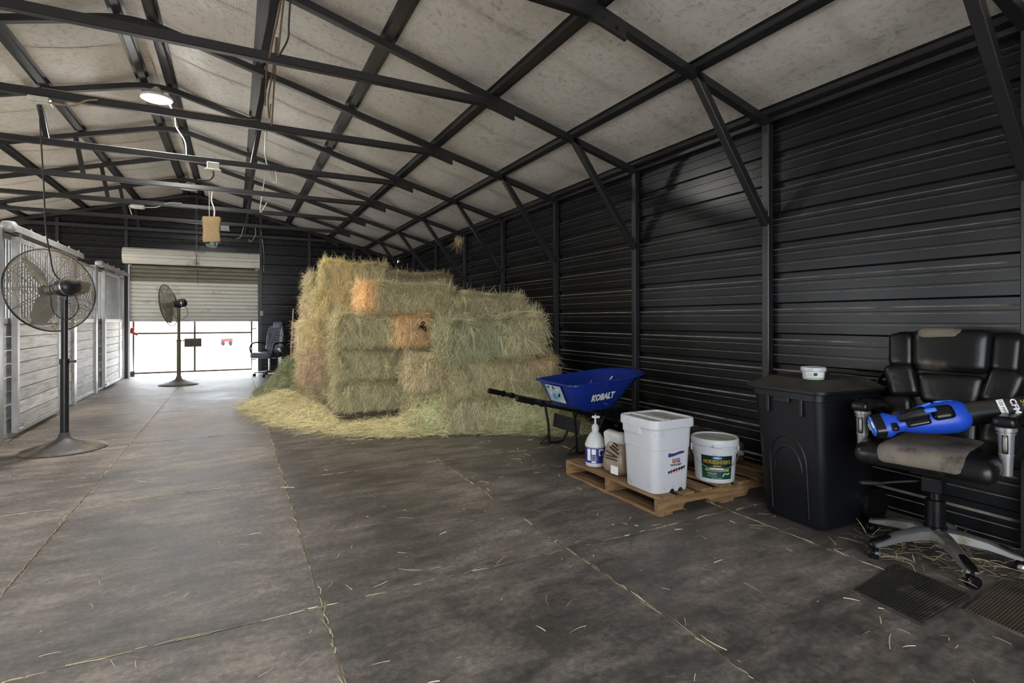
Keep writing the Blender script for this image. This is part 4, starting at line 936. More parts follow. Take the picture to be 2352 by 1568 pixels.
obj('bail', MB().tube([(.150*math.cos(a), -.150*abs(math.sin(a))-.006, .215-.115*math.sin(a)**1.0) for a in np.linspace(0,PI,22)], .002, 6), K['galv'], t, smooth=60)
# jug with pump
t = empty('pump_jug', (2.385,3.255,ZP), -.55, 'milky white pump jug with blue label at the left end of the pallet', 'jug')
obj('jug', MB().lathe([(.062,0),(.072,.006),(.074,.03),(.074,.145),(.078,.150),(.077,.160),(.060,.205),(.040,.238),(.024,.25),(.021,.262),(0,.262)],36), K['bottle'], t, smooth=35)
l_ = obj('label', wrapq(-.115,.115,.032,.142,.0745,.0745,20), K['navy'], t, smooth=60)
for (a,b_,c,d) in ((-.07,-.042,.05,.135),(-.034,-.002,.095,.135),(-.034,-.002,.036,.048),(.020,.060,.088,.135)): obj('label_panel', wrapq(a,b_,c,d,.0752,.0752,6), K['paper'], l_)
obj('label_seal', MB().add(g_prism([(.016*math.cos(a), .020*math.sin(a)) for a in np.linspace(0,2*PI,18)[:-1]], .001), RT((.0757*math.sin(.55),-.0757*math.cos(.55),.108),(PI/2,0,.55))), K['navy'], l_)
for z in (.084,.074,.064,.056): text('lettering', 'MSM PLUS' if z == .084 else 'equine liquid', .009, K['paper'], l_, Matrix.Translation((0,0,z)), wrap=.0757, ext=.0003, x0=-.018)
obj('collar', MB().lathe([(.026,.258),(.027,.29),(.020,.295),(.020,.305),(0,.305)],20), K['white'], t)
obj('pump', MB().lathe([(.0075,.30),(.0075,.35),(.010,.352),(.010,.356),(0,.356)],12).add(g_rbox(.062,.026,.02,.009,3), Matrix.Translation((.004,0,.360))).lathe([(.006,.366),(.005,.377),(0,.378)],8), K['white'], t, smooth=50)
# clear bag with brown print
t = empty('treat_bag', (2.40,3.01,ZP), .12, 'half full brown paper and clear plastic bag between jug and square bin', 'bag')
def bagfn(seed, amp=.012):
    def fn(x, y, z): k = amp*(math.sin(x*50+z*31+seed)+math.sin(y*43-z*37+seed*2)+.6*math.sin(z*80+x*60)); return (x+k*.5, y+k*.7, z+k*.3)
    return fn
def bagshape(x, y, z):
    h = (z+.11)/.22; s = 1-.45*max(0,h-.45)/.55
    return bagfn(1,.004)(x*s, y*(1-.25*max(0,h-.5)/.5), z)
obj('sack', MB().add(g_rbox(.15,.195,.22,.045,12,bagshape), Matrix.Translation((0,0,.113))), K['bagbrown'], t, smooth=180)
obj('neck', MB().add(g_rbox(.07,.15,.14,.03,8,lambda x,y,z: bagfn(4,.006)(x,y*(1+.4*(z+.07)/.14),z)), Matrix.Translation((.005,.035,.222))), K['clear'], t, smooth=180)
XF = lambda y, z, x=-.0775, rx=0: Matrix.Translation((x,y,z)) @ Matrix.Rotation(-PI/2,4,'Z') @ Matrix.Rotation(PI/2-.04,4,'X') @ Matrix.Rotation(rx,4,'Z')
obj('tag_label', G(g_prism([(-.035,-.028),(.035,-.028),(.035,.028),(-.035,.028)],.002), XF(-.045,.045)), K['paper'], t)
for k in range(7): obj('barcode', G(g_prism([(-.018+.005*k,-.012),(-.0155+.005*k,-.012),(-.0155+.005*k,.01),(-.018+.005*k,.01)],.001), XF(-.045,.04,-.0785)), K['dark'], t)
for z, a in ((.115,0),(.135,.05),(.15,-.25)): obj('print', G(g_prism([(-.06,-.004),(.05,-.004),(.05,.004),(-.06,.004)],.003), XF(-.02,z,-.077,a)), K['dark'], t)
for z, s_, tx in ((.176,.021,"Mare's Best"),(.196,.016,'All Natural'),(.214,.018,'OATS')): text('lettering', tx, s_, K['dark'], t, Matrix.Translation((-.068+(z-.17)*.4,-.03,z)) @ Matrix.Rotation(-PI/2,4,'Z') @ Matrix.Rotation(PI/2-.3,4,'X') @ Matrix.Rotation(-.35,4,'Z'), ext=.004)
# dark shiny sack behind the pail
t = empty('feed_sack', (3.10,2.98,ZP), -.12, 'shiny dark brown feed sack slumped behind the round pail', 'bag')
def sackfn(x, y, z):
    f_ = 1.02-.42*(x+.27)/.54; return bagfn(2,.010)(x, y, max(.006,(z+.18)*f_*(1-.15*abs(y)/.2)))
obj('sack', MB().add(g_rbox(.54,.40,.34,.11,14,sackfn), Matrix.Translation((0,0,.0))), K['bagdark'], t, smooth=180)
obj('end_flap', MB().cbox((.262,-.16,.10),(.05,.11,.14),.012,(0,.15,.5)), K['bagdark'], t); 
text('lettering', '40', .05, K['whitedusty'], t, Matrix.Translation((.235,-.225,.10)) @ Matrix.Rotation(-.15,4,'Z') @ Matrix.Rotation(PI/2,4,'X'), ext=.012)
obj('torn_strip', MB().cbox((.10,-.235,.07),(.055,.01,.025),.003,(.2,.5,.3)), K['paper'], t)

# ------------------------------------------------------------------ black wheeled bin and tub
t = empty('wheeled_bin', (3.155,2.045,0), -.05, 'black wheeled bin with closed dusty lid against the right wall', 'bin')
def rb(sx, sy, r, z, cx=0): return rrect(sx, sy, r, z, 5, cx)
obj('body', MB().add(g_loft([rb(.43,.38,.05,.012), rb(.45,.40,.05,.03), rb(.50,.43,.055,.45,-.01), rb(.545,.455,.06,.74,-.02), rb(.57,.475,.06,.745,-.02), rb(.57,.475,.06,.79,-.02)])), K['black'], t, smooth=35)
arch = [(-.12*math.cos(a), .36+.16*math.sin(a)) for a in np.linspace(0,PI,16)]
def onface(y, z): return (-.22-.055*(z/.74)+(-.005), y, z)
obj('moulding', MB().tube([onface(-.12,.06)]+[onface(y,z) for y,z in arch]+[onface(.12,.06)], .007, 6).tube([onface(y*.75,.06+(z-.06)*.86) for y,z in arch], .006, 6), K['black'], t, smooth=60)
obj('rib', MB().cbox((-.292,-.12,.70),(.03,.02,.10)).cbox((-.292,.10,.70),(.03,.02,.10)).cbox((.0,-.235,.70),(.02,.03,.10)).cbox((-.30,0,.735),(.03,.10,.03)), K['black'], t)
obj('lid', MB().add(g_loft([rb(.62,.53,.07,.785,-.02), rb(.635,.545,.07,.79,-.02), rb(.635,.545,.07,.806,-.02), rb(.60,.51,.07,.812,-.02), rb(.44,.37,.05,.855,.0), rb(.43,.36,.05,.857,.0)])), K['black'], t, smooth=30)
obj('hinge', MB().tube([(.30,-.20,.80),(.30,.20,.80)], .016, 10), K['black'], t)
obj('hand_grip', MB().tube([(.28,-.17,.80),(.36,-.17,.86),(.36,.17,.86),(.28,.17,.80)], .013, 8), K['black'], t, smooth=60)
for s in (-1,1): obj('wheel', MB().add(g_lathe([(.03,-.025),(.10,-.028),(.11,0),(.10,.028),(.03,.025)],24), RT((.20,s*.21,.111),(PI/2,0,0))), K['blackgloss'], t, smooth=40)
t = empty('white_tub', (2.985,1.955,.8575), -.75, 'small round white tub standing on the black bin lid', 'tub')
obj('pot', MB().lathe([(.052,0),(.055,.004),(.060,.052),(0,.052)],32), K['white'], t, smooth=35)
obj('lid', MB().lathe([(.064,.048),(.066,.050),(.066,.066),(.063,.070),(.058,.070),(.056,.066),(0,.066)],32), K['white'], t, smooth=35)
obj('lid_dust', MB().lathe([(.0555,.0662),(.0555,.0672),(0,.0672)],28), K['bagbrown'], t)
l_ = obj('label', wrapq(-.05,.045,.008,.044,.0562,.0598,12,.0008), K['paper'], t, smooth=60)
obj('label_stripe', wrapq(-.05,.045,.008,.013,.0572,.0577,12,.0008), mat('leaf_green_print',(.2,.5,.12)), l_)
obj('emblem', wrapq(-.012,.006,.022,.040,.0585,.060,5,.0008), K['dark'], l_)
for z in (.038,.032,.026,.020): text('lettering', 'hoof and skin balm', .0045, K['dark'], l_, Matrix.Translation((0,0,z)), wrap=.0602, ext=.0002, x0=-.030)

# ------------------------------------------------------------------ wheelbarrow
t = empty('wheelbarrow', (0,0,0), 0, 'blue wheelbarrow with black handles parked by the hay, nose to the wall', 'wheelbarrow')
def wring(x0, x1, y0, y1, z0, z1, noser, n=28):           # rear is squared, nose is rounded; z rises towards the nose
    pts = []; r = .09; cy = (y0+y1)/2; hw = (y1-y0)/2
    for k in range(7): a = PI+PI/2*k/6; pts.append((x0+r+r*math.cos(a), y0+r+r*math.sin(a)))
    for k in range(13):
        a = -PI/2+PI*k/12; pts.append((x1-noser+noser*math.cos(a), cy+hw*math.copysign(abs(math.sin(a))**.75, math.sin(a))))
    for k in range(7): a = PI/2+PI/2*k/6; pts.append((x0+r+r*math.cos(a), y1-r+r*math.sin(a)))
    return [(x, y, z0+(z1-z0)*max(0,(x-x0)/(x1-x0))**1.3) for x, y in pts]
outer = [wring(2.72,3.13,3.96,4.43,.375,.385,.12), wring(2.70,3.18,3.94,4.45,.40,.41,.14), wring(2.605,3.50,3.875,4.52,.612,.69,.28), wring(2.575,3.53,3.845,4.55,.617,.698,.30), wring(2.575,3.53,3.845,4.55,.630,.711,.30), wring(2.592,3.515,3.862,4.533,.634,.715,.29)]
inner = [wring(2.615,3.485,3.885,4.51,.622,.70,.27), wring(2.715,3.165,3.955,4.435,.412,.422,.13), wring(2.74,3.12,3.98,4.41,.392,.40,.12)]
obj('tray', MB().add(g_loft(outer+inner)), K['blue'], t, smooth=40)
# lettering lies on the near side, which leans outwards
nrm_side = math.atan2(.06,.21)
text('lettering', 'KOBALT', .080, K['paper'], t, Matrix.Translation((2.925,3.884,.510)) @ Matrix.Rotation(-.03,4,'Z') @ Matrix.Rotation(-.10,4,'Y') @ Matrix.Rotation(PI/2+nrm_side+.0,4,'X'), bold=.004, shear=.28, ext=.002, sx=.80)
st = obj('sticker', G(g_prism([(-.13,-.085),(.13,-.085),(.13,.085),(-.13,.085)],.002), Matrix.Translation((2.628,4.20,.52)) @ Matrix.Rotation(-PI/2,4,'Z') @ Matrix.Rotation(PI/2+.42,4,'X')), K['pinkgrey'], t)
SM = lambda x, z: Matrix.Translation((2.6265-z*.41,4.20-x,.52+z*.9)) @ Matrix.Rotation(-PI/2,4,'Z') @ Matrix.Rotation(PI/2+.42,4,'X')
obj('sticker_spot', G(g_prism([(.045*math.cos(a), .035*math.sin(a)) for a in np.linspace(0,2*PI,14)[:-1]], .002), SM(-.02,-.03)), K['sky'], st)
for k,(x,z) in enumerate(((-.09,.06),(-.05,.045),(.0,.06),(.06,.05),(.07,.0),(-.07,0),(.05,-.02))): obj('sticker_spot', G(g_prism([(-.018,-.008),(.02,-.012),(.012,.012),(-.01,.014)],.002), SM(x,z) @ Matrix.Rotation(k,4,'Z')), K['paper'] if k%2 else K['dark'], st)
obj('sticker_bar', G(g_prism([(-.04,-.008),(.04,-.008),(.04,.008),(-.04,.008)],.002), SM(.085,-.07)), K['paper'], st)
obj('sticker', G(g_prism([(-.05,-.03),(.05,-.03),(.05,.03),(-.05,.03)],.002), Matrix.Translation((3.36,4.33,.61)) @ Matrix.Rotation(PI/2-.5,4,'Z') @ Matrix.Rotation(-.9,4,'X')), K['paper'], t)
for s, yh in ((-1,3.93),(1,4.47)):
    yw = 4.20+s*.10
    pts = [(2.09,yh+s*.01,.545),(2.60,yh+s*.0,.418),(2.75,4.20+s*.22,.385),(3.31,yw,.20)]
    obj('handle', MB().tube(pts, .019, 10), K['black'], t, smooth=60)
    obj('grip', MB().tube([(2.075,yh+s*.01,.549),(2.15,yh+s*.009,.530),(2.215,yh+s*.008,.514)], [.024,.025,.023], 10).tube([(2.215,yh+s*.008,.514),(2.235,yh+s*.008,.509)], .029, 10).tube([(2.30,yh+s*.006,.493),(2.33,yh+s*.006,.485)], .027, 10), K['blackgloss'], t, smooth=60)
    yl = 4.20+s*.235
    obj('leg', MB().tube(spline([(2.66,yh-s*.02,.40),(2.69,yl,.20),(2.705,yl,.03),(2.74,yl,.014),(2.83,yl,.014),(2.87,yl,.04),(2.96,yl-s*.02,.20),(3.02,yl-s*.03,.30)],5), .0125, 8).tube([(2.70,yl,.10),(2.60,yl,.013),(2.72,yl,.013)], .010, 8), K['black'], t, smooth=60)
obj('leg_plate', MB().cbox((2.745,4.20,.235),(.006,.44,.13),.002,(0,.12,0)), K['black'], t)
obj('axle_bracket', MB().tube([(3.31,4.05,.20),(3.31,4.35,.20)], .010, 8).box((3.25,4.10,.27),(.04,.01,.14)).box((3.25,4.30,.27),(.04,.01,.14)), K['black'], t)
obj('wheel', MB().add(g_lathe([(.05,-.035),(.09,-.03),(.10,-.045),(.15,-.05),(.185,-.04),(.198,-.018),(.198,.018),(.185,.04),(.15,.05),(.10,.045),(.09,.03),(.05,.035)],36), RT((3.31,4.20,.199),(PI/2,0,0))), K['blackgloss'], t, smooth=40)
obj('wheel_hub', MB().add(g_lathe([(0,-.045),(.03,-.045),(.045,-.03),(.045,.03),(.03,.045),(0,.045)],18), RT((3.31,4.20,.199),(PI/2,0,0))), K['galv'], t)
obj('nose_guard', MB().tube(spline([(3.36,4.05,.25),(3.50,4.12,.30),(3.53,4.20,.31),(3.50,4.28,.30),(3.36,4.35,.25)],4), .012, 8), K['black'], t, smooth=60)
n = 90; P_ = np.stack([rng.uniform(2.76,3.10,n), rng.uniform(4.0,4.38,n), rng.uniform(.40,.43,n)],1); T_ = np.stack([rng.normal(0,1,n),rng.normal(0,1,n),np.abs(rng.normal(.3,.7,n))],1)
o = tag(obj('loose_straw', strand_mesh('straw', P_, T_, np.tile([0,0,1.],(n,1)), rng.uniform(.08,.24,n), rng.uniform(.003,.005,n), rng.uniform(0,.1,n), rng.uniform(.6,1,n), np.zeros(n)), None), 'few pale straws lying in the wheelbarrow tray', 'straw', kind='stuff')
o['tint_a'] = (.5,.47,.36); o['tint_b'] = (.5,.47,.36); o['split'] = 9.0

# ------------------------------------------------------------------ worn executive chair with leaf blower
CH = Matrix.Translation((3.15,1.42,0)) @ Matrix.Rotation(math.radians(191.5),4,'Z')
t = empty('office_chair', (3.15,1.42,0), math.radians(191.5), 'worn black leather executive chair with silver star base, by the right wall', 'chair')
for k in range(5):
    a = math.radians([156,228,300,12,84][k]-191.5); ca, sa = math.cos(a), math.sin(a)
    def ap(r, w, z): return (r*ca-w*sa, r*sa+w*ca, z)
    rings = []
    for r, wd, zt, zb in ((.03,.036,.150,.095),(.10,.030,.148,.098),(.20,.025,.128,.088),(.28,.023,.098,.070),(.325,.024,.086,.064)):
        rings.append([ap(r,-wd,zb),ap(r,-wd,zt-.008),ap(r,-wd*.6,zt),ap(r,wd*.6,zt),ap(r,wd,zt-.008),ap(r,wd,zb)])
    lg = obj('leg', MB().add(g_loft(rings)), K['alu'], t, smooth=45)
    rings = [[ap(r,-wd,z),ap(r,-wd*.7,z+.007),ap(r,wd*.7,z+.007),ap(r,wd,z)] for r, wd, z in ((.245,.016,.110),(.29,.022,.097),(.33,.024,.087),(.345,.018,.080))]
    obj('foot_pad', MB().add(g_loft(rings)), K['blackgloss'], lg, smooth=40)
    ct = obj('caster', MB().tube([ap(.32,0,.035),ap(.32,0,.085)], .010, 8).add(g_lathe([(.008,-.024),(.026,-.022),(.030,-.012),(.030,-.004),(.012,-.003),(.012,.003),(.030,.004),(.030,.012),(.026,.022),(.008,.024)],20), Matrix.Translation(ap(.325,0,.030)) @ Matrix.Rotation(a+.9+k,4,'Z') @ Matrix.Rotation(PI/2,4,'X')), K['blackgloss'], t, smooth=40)
    obj('caster_cap', MB().add(g_lathe([(.0,-.030),(.014,-.028),(.019,-.021),(0,-.020)],16), Matrix.Translation(ap(.325,0,.030)) @ Matrix.Rotation(a+.9+k,4,'Z') @ Matrix.Rotation(PI/2,4,'X')), K['alu'], ct, smooth=60)
obj('gas_column', MB().lathe([(.048,.12),(.05,.16),(.044,.165),(.042,.29),(.030,.295),(.028,.42),(0,.42)],24), K['blackgloss'], t, smooth=35)
obj('tilt_mechanism', MB().cbox((-.01,0,.455),(.24,.17,.06),.008).cbox((.03,0,.375),(.10,.085,.07),.006), K['black'], t)
obj('lever', MB().tube(spline([(.03,-.06,.375),(.08,-.14,.362),(.12,-.19,.352)],4), .007, 8).add(g_rbox(.034,.12,.018,.008,3), RT((.155,-.232,.348),(.0,0,.75))), K['black'], t, smooth=60)
def seatfn(x, y, z):
    e = max(0, abs(y)/.27-.35); f_ = max(0, x/.27-.45)
    return (x, y, z - .045*f_**1.4 - .012*e - .012*math.cos(x*5)*math.cos(y*5))
obj('seat', MB().add(g_rbox(.53,.56,.11,.05,14,seatfn), Matrix.Translation((.03,0,.540))), K['leather'], t, smooth=180)
obj('seat_panel', MB().add(g_rbox(.50,.38,.106,.052,14,lambda x,y,z: seatfn(x,y,z)), Matrix.Translation((.051,.0,.549))), K['leather_worn'], t, smooth=180)
BT = Matrix.Translation((-.235,0,.47)) @ Matrix.Rotation(math.radians(-10),4,'Y')     # back plane: x forward, y across, z up
def pad(sy, sz, y, z, x, dx=.07, r=.03, taper=0, m='leather', nm='back_pad', skew=0, rot=0, lab=None):
    fn = lambda a,b,c: (a-.03*(b/.28)**2, b*(1+taper*c/sz)+skew*c, c)
    o = obj(nm, MB().add(g_rbox(dx,sy,sz,r,9,fn), BT @ Matrix.Translation((x,y,z)) @ Matrix.Rotation(rot,4,'X')), K[m], t, smooth=180)
    return o
pad(.59,.66,0,.35,-.025,.09,.045,.0,'leather','back_shell')
pad(.34,.235,0,.565,.035,.10,.045,.06,nm='headrest')
pad(.27,.17,0,.355,.02,.075,.03,.18,nm='lumbar_pad')
pad(.25,.20,0,.16,.012,.07,.03,0,nm='lower_pad')
for s in (-1,1):
    pad(.125,.20,s*.225,.56,.02,.075,.035,0,nm='upper_wing',skew=s*.0,rot=-s*.05)
    pad(.15,.19,s*.215,.385,.025,.08,.035,0,nm='side_wing',skew=s*.06,rot=-s*.18)
    pad(.16,.22,s*.225,.19,.03,.08,.035,0,nm='lower_wing',skew=s*.02,rot=-s*.12)
dp = obj('headrest_dust', MB().add(g_rbox(.106,.21,.075,.036,6,lambda a,b,c:(a-.03*(b/.28)**2,b,c)), BT @ Matrix.Translation((.0355,-.045,.651))), K['leather_worn'], t, smooth=180)
for s in (-1,1):
    ar = obj('armrest', MB().add(g_rbox(.36,.085,.05,.022,9,lambda x,y,z: (x,y,z-.05*max(0,-x/.18-.1)**1.5)), Matrix.Translation((.0,s*.285,.742))), K['leather'], t, smooth=180)
    obj('arm_post', MB().tube([(.12,s*.285,.50),(.12,s*.285,.60),(.12,s*.285,.70)], [.022,.026,.030], 16).tube([(.12,s*.285,.70),(.12,s*.285,.716)], .038, 18).tube([(.12,s*.285,.686),(.12,s*.285,.692)], .034, 16).tube([(.12,s*.285,.592),(.12,s*.285,.597)], .029, 16), K['satin'], ar, smooth=40)
    obj('post_slot', MB().add(g_rbox(.008,.024,.085,.0035,2), Matrix.Translation((.1455,s*.285,.642))), K['dark'], ar, smooth=60); obj('post_inlay', MB().add(g_rbox(.008,.014,.072,.0035,2), Matrix.Translation((.1475,s*.285,.642))), K['alu'], ar, smooth=60)
    obj('arm_bracket', MB().bar((.12,s*.285,.535),(.05,s*.10,.480),.05,.014,b=.003), K['black'], ar)
    obj('arm_brace', MB().bar((-.14,s*.285,.70),(-.20,s*.27,.55),.03,.03,b=.004), K['black'], ar)
t['wear_and_light'] = 'dusty'
A_, B_ = Vector((2.885,1.545,.665)), Vector((3.335,1.125,.79))
bl_m = align(A_, B_, (-.75,-.35,.55))
t = empty('leaf_blower', (0,0,0), 0, 'blue cordless leaf blower with black nozzle lying across the worn chair', 'leaf blower'); t.matrix_world = bl_m @ Matrix.Diagonal((1,1.1,1.1,1))
def oval(x, wy, wz, cz=0, n=20, p=2.4):
    o_ = []
    for k in range(n):
        a = 2*PI*k/n; cs, sn = math.cos(a), math.sin(a)
        o_.append((x, wy*math.copysign(abs(cs)**(2/p), cs), cz+wz*math.copysign(abs(sn)**(2/p), sn)))
    return o_
obj('housing', MB().add(g_loft([oval(.015,.055,.040,0), oval(.035,.058,.043), oval(.07,.040,.036,.0), oval(.10,.038,.036), oval(.16,.055,.046,.0), oval(.24,.068,.058), oval(.31,.072,.062), oval(.355,.066,.058), oval(.375,.052,.048)])), K['toolblue'], t, smooth=50)
bt = obj('battery', MB().add(g_loft([oval(-.028,.044,.032,0,20,4), oval(-.024,.052,.038,0,20,4), oval(.015,.054,.040,0,20,4)])), K['blackgloss'], t, smooth=40)
obj('battery_cap', MB().add(g_loft([oval(-.036,.036,.022,.004,16,5), oval(-.028,.044,.027,.004,16,5)])), K['toolblue2'], bt, smooth=30)
BM = lambda y, z, x=-.0365: Matrix.Translation((x,y,z)) @ Matrix.Rotation(-PI/2,4,'Z') @ Matrix.Rotation(PI/2,4,'X')
text('lettering', 'KOBALT', .016, K['paper'], bt, BM(0,.0), bold=.0005, ext=.0006)
obj('charge_window', MB().cbox((-.034,-.004,.026),(.006,.03,.008),.001), K['paper'], bt)
obj('rating_label', MB().cbox((-.033,.012,-.026),(.006,.03,.010),.001), K['paper'], bt)
obj('grip', MB().tube([(.085,0,.040),(.13,.0,.062),(.20,.0,.070)], [.014,.019,.021], 12), K['black'], t, smooth=60)
obj('grip_recess', MB().add(g_rbox(.10,.085,.02,.008,4), RT((.155,-.0,.043),(0,-.12,0))), K['blackgloss'], t, smooth=60)
obj('trigger_switch', MB().add(g_rbox(.05,.020,.014,.006,4), RT((.205,.0,.090),(0,-.05,0))), K['toolblue2'], t, smooth=180)
obj('intake', MB().add(g_rbox(.10,.07,.05,.022,6), RT((.265,0,.045),(0,-.0,0))), K['blackgloss'], t, smooth=180)
obj('latch', MB().add(g_rbox(.03,.035,.02,.006,3), RT((.052,-.03,.036),(0,.1,0))), K['blackgloss'], t, smooth=60)
obj('side_flash', MB().add(g_rbox(.11,.012,.03,.005,3), RT((.19,.050,.030),(.5,-.1,.2))).add(g_rbox(.08,.012,.02,.005,3), RT((.30,.060,.032),(.5,0,-.1))), K['toolblue2'], t, smooth=60)
obj('nozzle', MB().add(g_lathe([(.050,.34),(.052,.36),(.050,.50),(.044,.66),(.040,.80),(.036,.80),(.034,.79),(0,.79)],28), Matrix.Rotation(PI/2,4,'Y') @ Matrix.Identity(4)), K['black'], t, smooth=40)
def noz(x, a): return Matrix.Translation((x,0,0)) @ Matrix.Rotation(a,4,'X') @ Matrix.Translation((0,0,.0495)) @ Matrix.Rotation(-PI/2,4,'Z')
obj('label_plate', MB().add(g_prism([(-.036,-.014),(.036,-.014),(.036,.014),(-.036,.014)],.002), noz(.505,.25)), K['paper'], t)
text('lettering', '120 MPH', .018, K['dark'], t, noz(.505,.25) @ Matrix.Translation((0,0,.0026)), ext=.0004)
text('lettering', 'CFM', .034, K['paper'], t, noz(.555,.25) @ Matrix.Translation((0,0,-.003)), bold=.001, ext=.002)
text('lettering', '500', .034, K['gold'], t, noz(.595,.25) @ Matrix.Translation((0,0,-.005)), ext=.002)

# ------------------------------------------------------------------ rubber mats
def rmat(pts, ang, m, label, pitch=.011):
    cx = sum(p[0] for p in pts)/4; cy = sum(p[1] for p in pts)/4
    t = empty('rubber_mat', (cx,cy,0), 0, label, 'mat', 'grooved rubber mats by the chair'); q = [(p[0]-cx,p[1]-cy) for p in pts]
    obj('sheet', G(g_prism(q, .012, .001)), m, t, smooth=0)
    # ridges between the two long edges
    b = MB(); A0, A1, B0, B1 = q[0], q[1], q[3], q[2]; n = int(math.hypot(B0[0]-A0[0],B0[1]-A0[1])/pitch)
    for k in range(1, n):
        f_ = k/n; p0 = (A0[0]+(B0[0]-A0[0])*f_, A0[1]+(B0[1]-A0[1])*f_, .0142); p1 = (A1[0]+(B1[0]-A1[0])*f_, A1[1]+(B1[1]-A1[1])*f_, .0142)
        b.bar(p0, p1, pitch*.55, .004)
    o = obj('ridges', b, m, t, smooth=0); o['kind'] = 'stuff'
rmat([(2.42,1.40),(2.86,1.46),(2.82,1.14),(2.385,1.12)][::1], 0, K['rubber'], 'dark grooved rubber mat under the front caster of the worn chair')
rmat([(2.665,1.10),(3.20,1.15),(3.24,.62),(2.60,.58)], 0, K['rubber2'], 'brown dusty grooved rubber mat at the lower right corner')

# ------------------------------------------------------------------ far chair, tote and tool handle by the back wall
t = empty('office_chair', (.66,12.62,0), math.radians(224), 'blue black quilted office chair by the roll-up door, behind the hay', 'chair')
for k in range(5):
    a = 2*PI*k/5+.35; p = (.30*math.cos(a), .30*math.sin(a))
    lg = obj('leg', MB().bar((0,0,.12),(p[0],p[1],.075),.045,.03,b=.006), K['chrome'], t)
    obj('caster', MB().add(g_lathe([(.006,-.022),(.028,-.02),(.028,.02),(.006,.022)],14), RT((p[0],p[1],.028),(PI/2,0,a+1))).tube([(p[0],p[1],.03),(p[0],p[1],.08)],.008,6), K['blackgloss'], t, smooth=40)
obj('gas_column', MB().tube([(0,0,.10),(0,0,.40)], .026, 12), K['chrome'], t)
obj('lever', MB().tube([(.05,.05,.39),(.06,.24,.385)], .007, 6), K['chrome'], t)
obj('seat', MB().add(g_rbox(.54,.54,.12,.05,10,lambda x,y,z:(x,y,z-.04*max(0,x/.27-.4)**1.5)), Matrix.Translation((.03,0,.46))), K['bluechair'], t, smooth=180)
BT2 = Matrix.Translation((-.21,0,.50)) @ Matrix.Rotation(math.radians(-8),4,'Y')
obj('back_shell', MB().add(g_rbox(.08,.48,.58,.035,10,lambda a,b,c:(a+.10*(b/.25)**2,b*(1-.30*abs(c-.02)/.29),c)), BT2 @ Matrix.Translation((0,0,.29))), K['bluechair'], t, smooth=180)
q = MB()
for i in range(7):
    for j in range(4):
        y = (j-1.5)*.062+(.031 if i%2 else 0)-.015; z = .12+i*.055
        q.add(g_rbox(.03,.058,.058,.014,2), BT2 @ Matrix.Translation((.045,y,z)) @ Matrix.Rotation(PI/4,4,'X'))
o = obj('quilting', q, K['bluechair'], t, smooth=180); o['kind'] = 'stuff'
obj('headrest', MB().add(g_rbox(.11,.24,.17,.045,6), BT2 @ Matrix.Translation((.04,0,.59))), K['bluechair'], t, smooth=180)
for s in (-1,1):
    obj('side_bolster', MB().add(g_rbox(.10,.07,.34,.033,6), BT2 @ Matrix.Translation((.06,s*.19,.22)) @ Matrix.Rotation(s*.12,4,'X')), K['bluechair'], t, smooth=180)
    obj('armrest', MB().tube(spline([(.20,s*.29,.45),(.24,s*.30,.60),(.16,s*.30,.70),(-.04,s*.30,.71),(-.18,s*.27,.66)],5), .016, 8), K['blackgloss'], t, smooth=60)
t = empty('storage_tote', (1.08,12.50,0), .15, 'dark storage tote beside the far office chair', 'tote')
obj('box', MB().add(g_loft([rrect(.42,.34,.03,0), rrect(.50,.42,.04,.55), rrect(.53,.45,.04,.56), rrect(.53,.45,.04,.585)])), K['tote'], t, smooth=30)
obj('lid', MB().add(g_loft([rrect(.55,.47,.05,.58), rrect(.55,.47,.05,.60), rrect(.50,.42,.04,.61)])), K['tote'], t, smooth=30)
t = empty('tool_handle', (.86,10.35,0), 0, 'upright wooden tool handle behind the green hay heap', 'tool')
obj('shaft', MB().tube([(0,0,.05),(.075,.05,1.40)], .014, 10), K['handle'], t, smooth=60)
obj('tool_head', MB().cbox((0,0,.03),(.30,.05,.05),.008), K['handle'], t)
obj('ferrule', MB().tube([(.022,.014,.44),(.026,.017,.50)], .022, 10).add(g_rbox(.05,.05,.05,.02,3), Matrix.Translation((.055,-.01,.47))), K['whitedusty'], t, smooth=60)
t = empty('black_sack', (.95,8.98,0), .4, 'crumpled black sack between the green heap and the bales', 'bag')
obj('sack', MB().add(g_rbox(.34,.26,.20,.08,8,bagfn(3,.012)), Matrix.Translation((0,0,.10))), K['blackgloss'], t, smooth=180)
obj('knot', MB().add(g_rbox(.06,.05,.06,.02,4), Matrix.Translation((.02,0,.20))), K['blackgloss'], t, smooth=180)

# ------------------------------------------------------------------ straw scattered on the floor
n = 1500; px = rng.uniform(-1.9,3.55,n); py = .6+8*rng.random(n)**1.3; dens = np.where(px > 2.0, .95, .42); m_ = rng.random(n) < dens; px, py = px[m_], py[m_]; n = len(px)
a = rng.uniform(0,2*PI,n); 
o = tag(obj('scattered_straw', strand_mesh('straw', np.stack([px,py,np.full(n,.003)],1), np.stack([np.cos(a),np.sin(a),np.zeros(n)],1), np.tile([0,0,1.],(n,1)), rng.uniform(.01,.07,n)*rng.choice([1,1,1,1.8],n), rng.uniform(.0018,.004,n), rng.uniform(0,.05,n), rng.uniform(.3,1,n), np.zeros(n)), None), 'stray bits of straw scattered over the floor', 'straw', kind='stuff')
o['tint_a'] = (.42,.36,.25); o['tint_b'] = (.42,.36,.25); o['split'] = 9.0
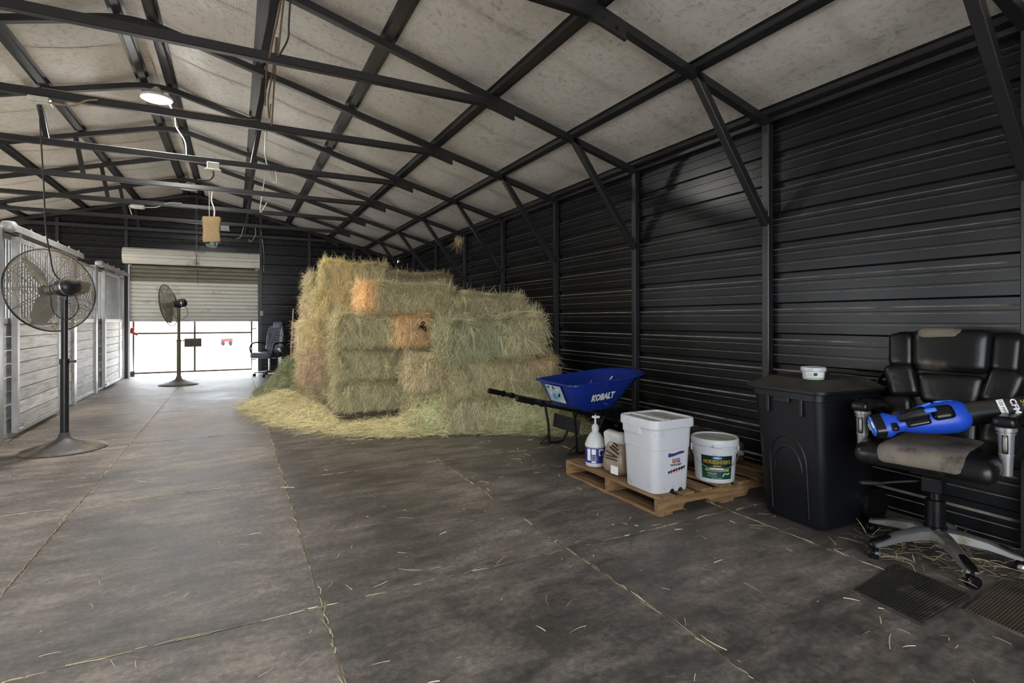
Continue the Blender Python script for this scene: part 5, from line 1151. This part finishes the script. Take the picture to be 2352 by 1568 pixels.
# straw caught in the floor joints
P_, T_ = [], []
for xj in XJ[1:5]:
    for k in range(260): P_.append((xj+rnd.gauss(0,.004), rnd.uniform(.4,9.5), .003)); T_.append((rnd.gauss(0,.10), 1, 0))
for yj in YJ[1:5]:
    for k in range(120): P_.append((rnd.uniform(-1.9,3.2), yj+rnd.gauss(0,.004), .003)); T_.append((1, rnd.gauss(0,.10), 0))
n = len(P_); o = tag(obj('joint_straw', strand_mesh('straw', np.array(P_), np.array(T_), np.tile([0,0,1.],(n,1)), rng.uniform(.02,.12,n), rng.uniform(.002,.0045,n), rng.uniform(0,.02,n), rng.uniform(.2,.9,n), np.zeros(n)), None), 'pale straw caught along the floor joints', 'straw', kind='stuff')
o['tint_a'] = (.36,.30,.19); o['tint_b'] = (.36,.30,.19); o['split'] = 9.0
# wisps under the chair and on the frame
n = 260; a = rng.uniform(0,2*PI,n); r = .36*np.sqrt(rng.random(n))
o = tag(obj('chair_straw', strand_mesh('straw', np.stack([3.18+r*np.cos(a),1.42+r*np.sin(a)*.9,rng.uniform(.003,.03,n)],1), np.stack([rng.normal(0,1,n),rng.normal(0,1,n),np.abs(rng.normal(0,.15,n))],1), np.tile([0,0,1.],(n,1)), rng.uniform(.03,.12,n), rng.uniform(.002,.004,n), rng.uniform(0,.1,n), rng.uniform(.1,.8,n), np.full(n,.05)), None), 'tangle of straw on the floor under the worn chair', 'straw', kind='stuff')
o['tint_a'] = (.34,.28,.16); o['tint_b'] = (.34,.28,.16); o['split'] = 9.0
n = 60; o = tag(obj('straw_wisp', strand_mesh('straw', np.stack([rng.normal(3.50,.04,n),rng.normal(8.80,.04,n),rng.uniform(2.60,2.69,n)],1), np.stack([rng.normal(0,.4,n),rng.normal(0,.4,n),-np.abs(rng.normal(1,.5,n))],1), np.tile([0,-1.,0],(n,1)), rng.uniform(.06,.30,n), np.full(n,.004), np.zeros(n), rng.uniform(.4,1,n), np.zeros(n)), None), 'wisp of straw caught under the eave above the stack', 'straw', kind='stuff')
o['tint_a'] = (.40,.30,.14); o['tint_b'] = (.40,.30,.14); o['split'] = 9.0
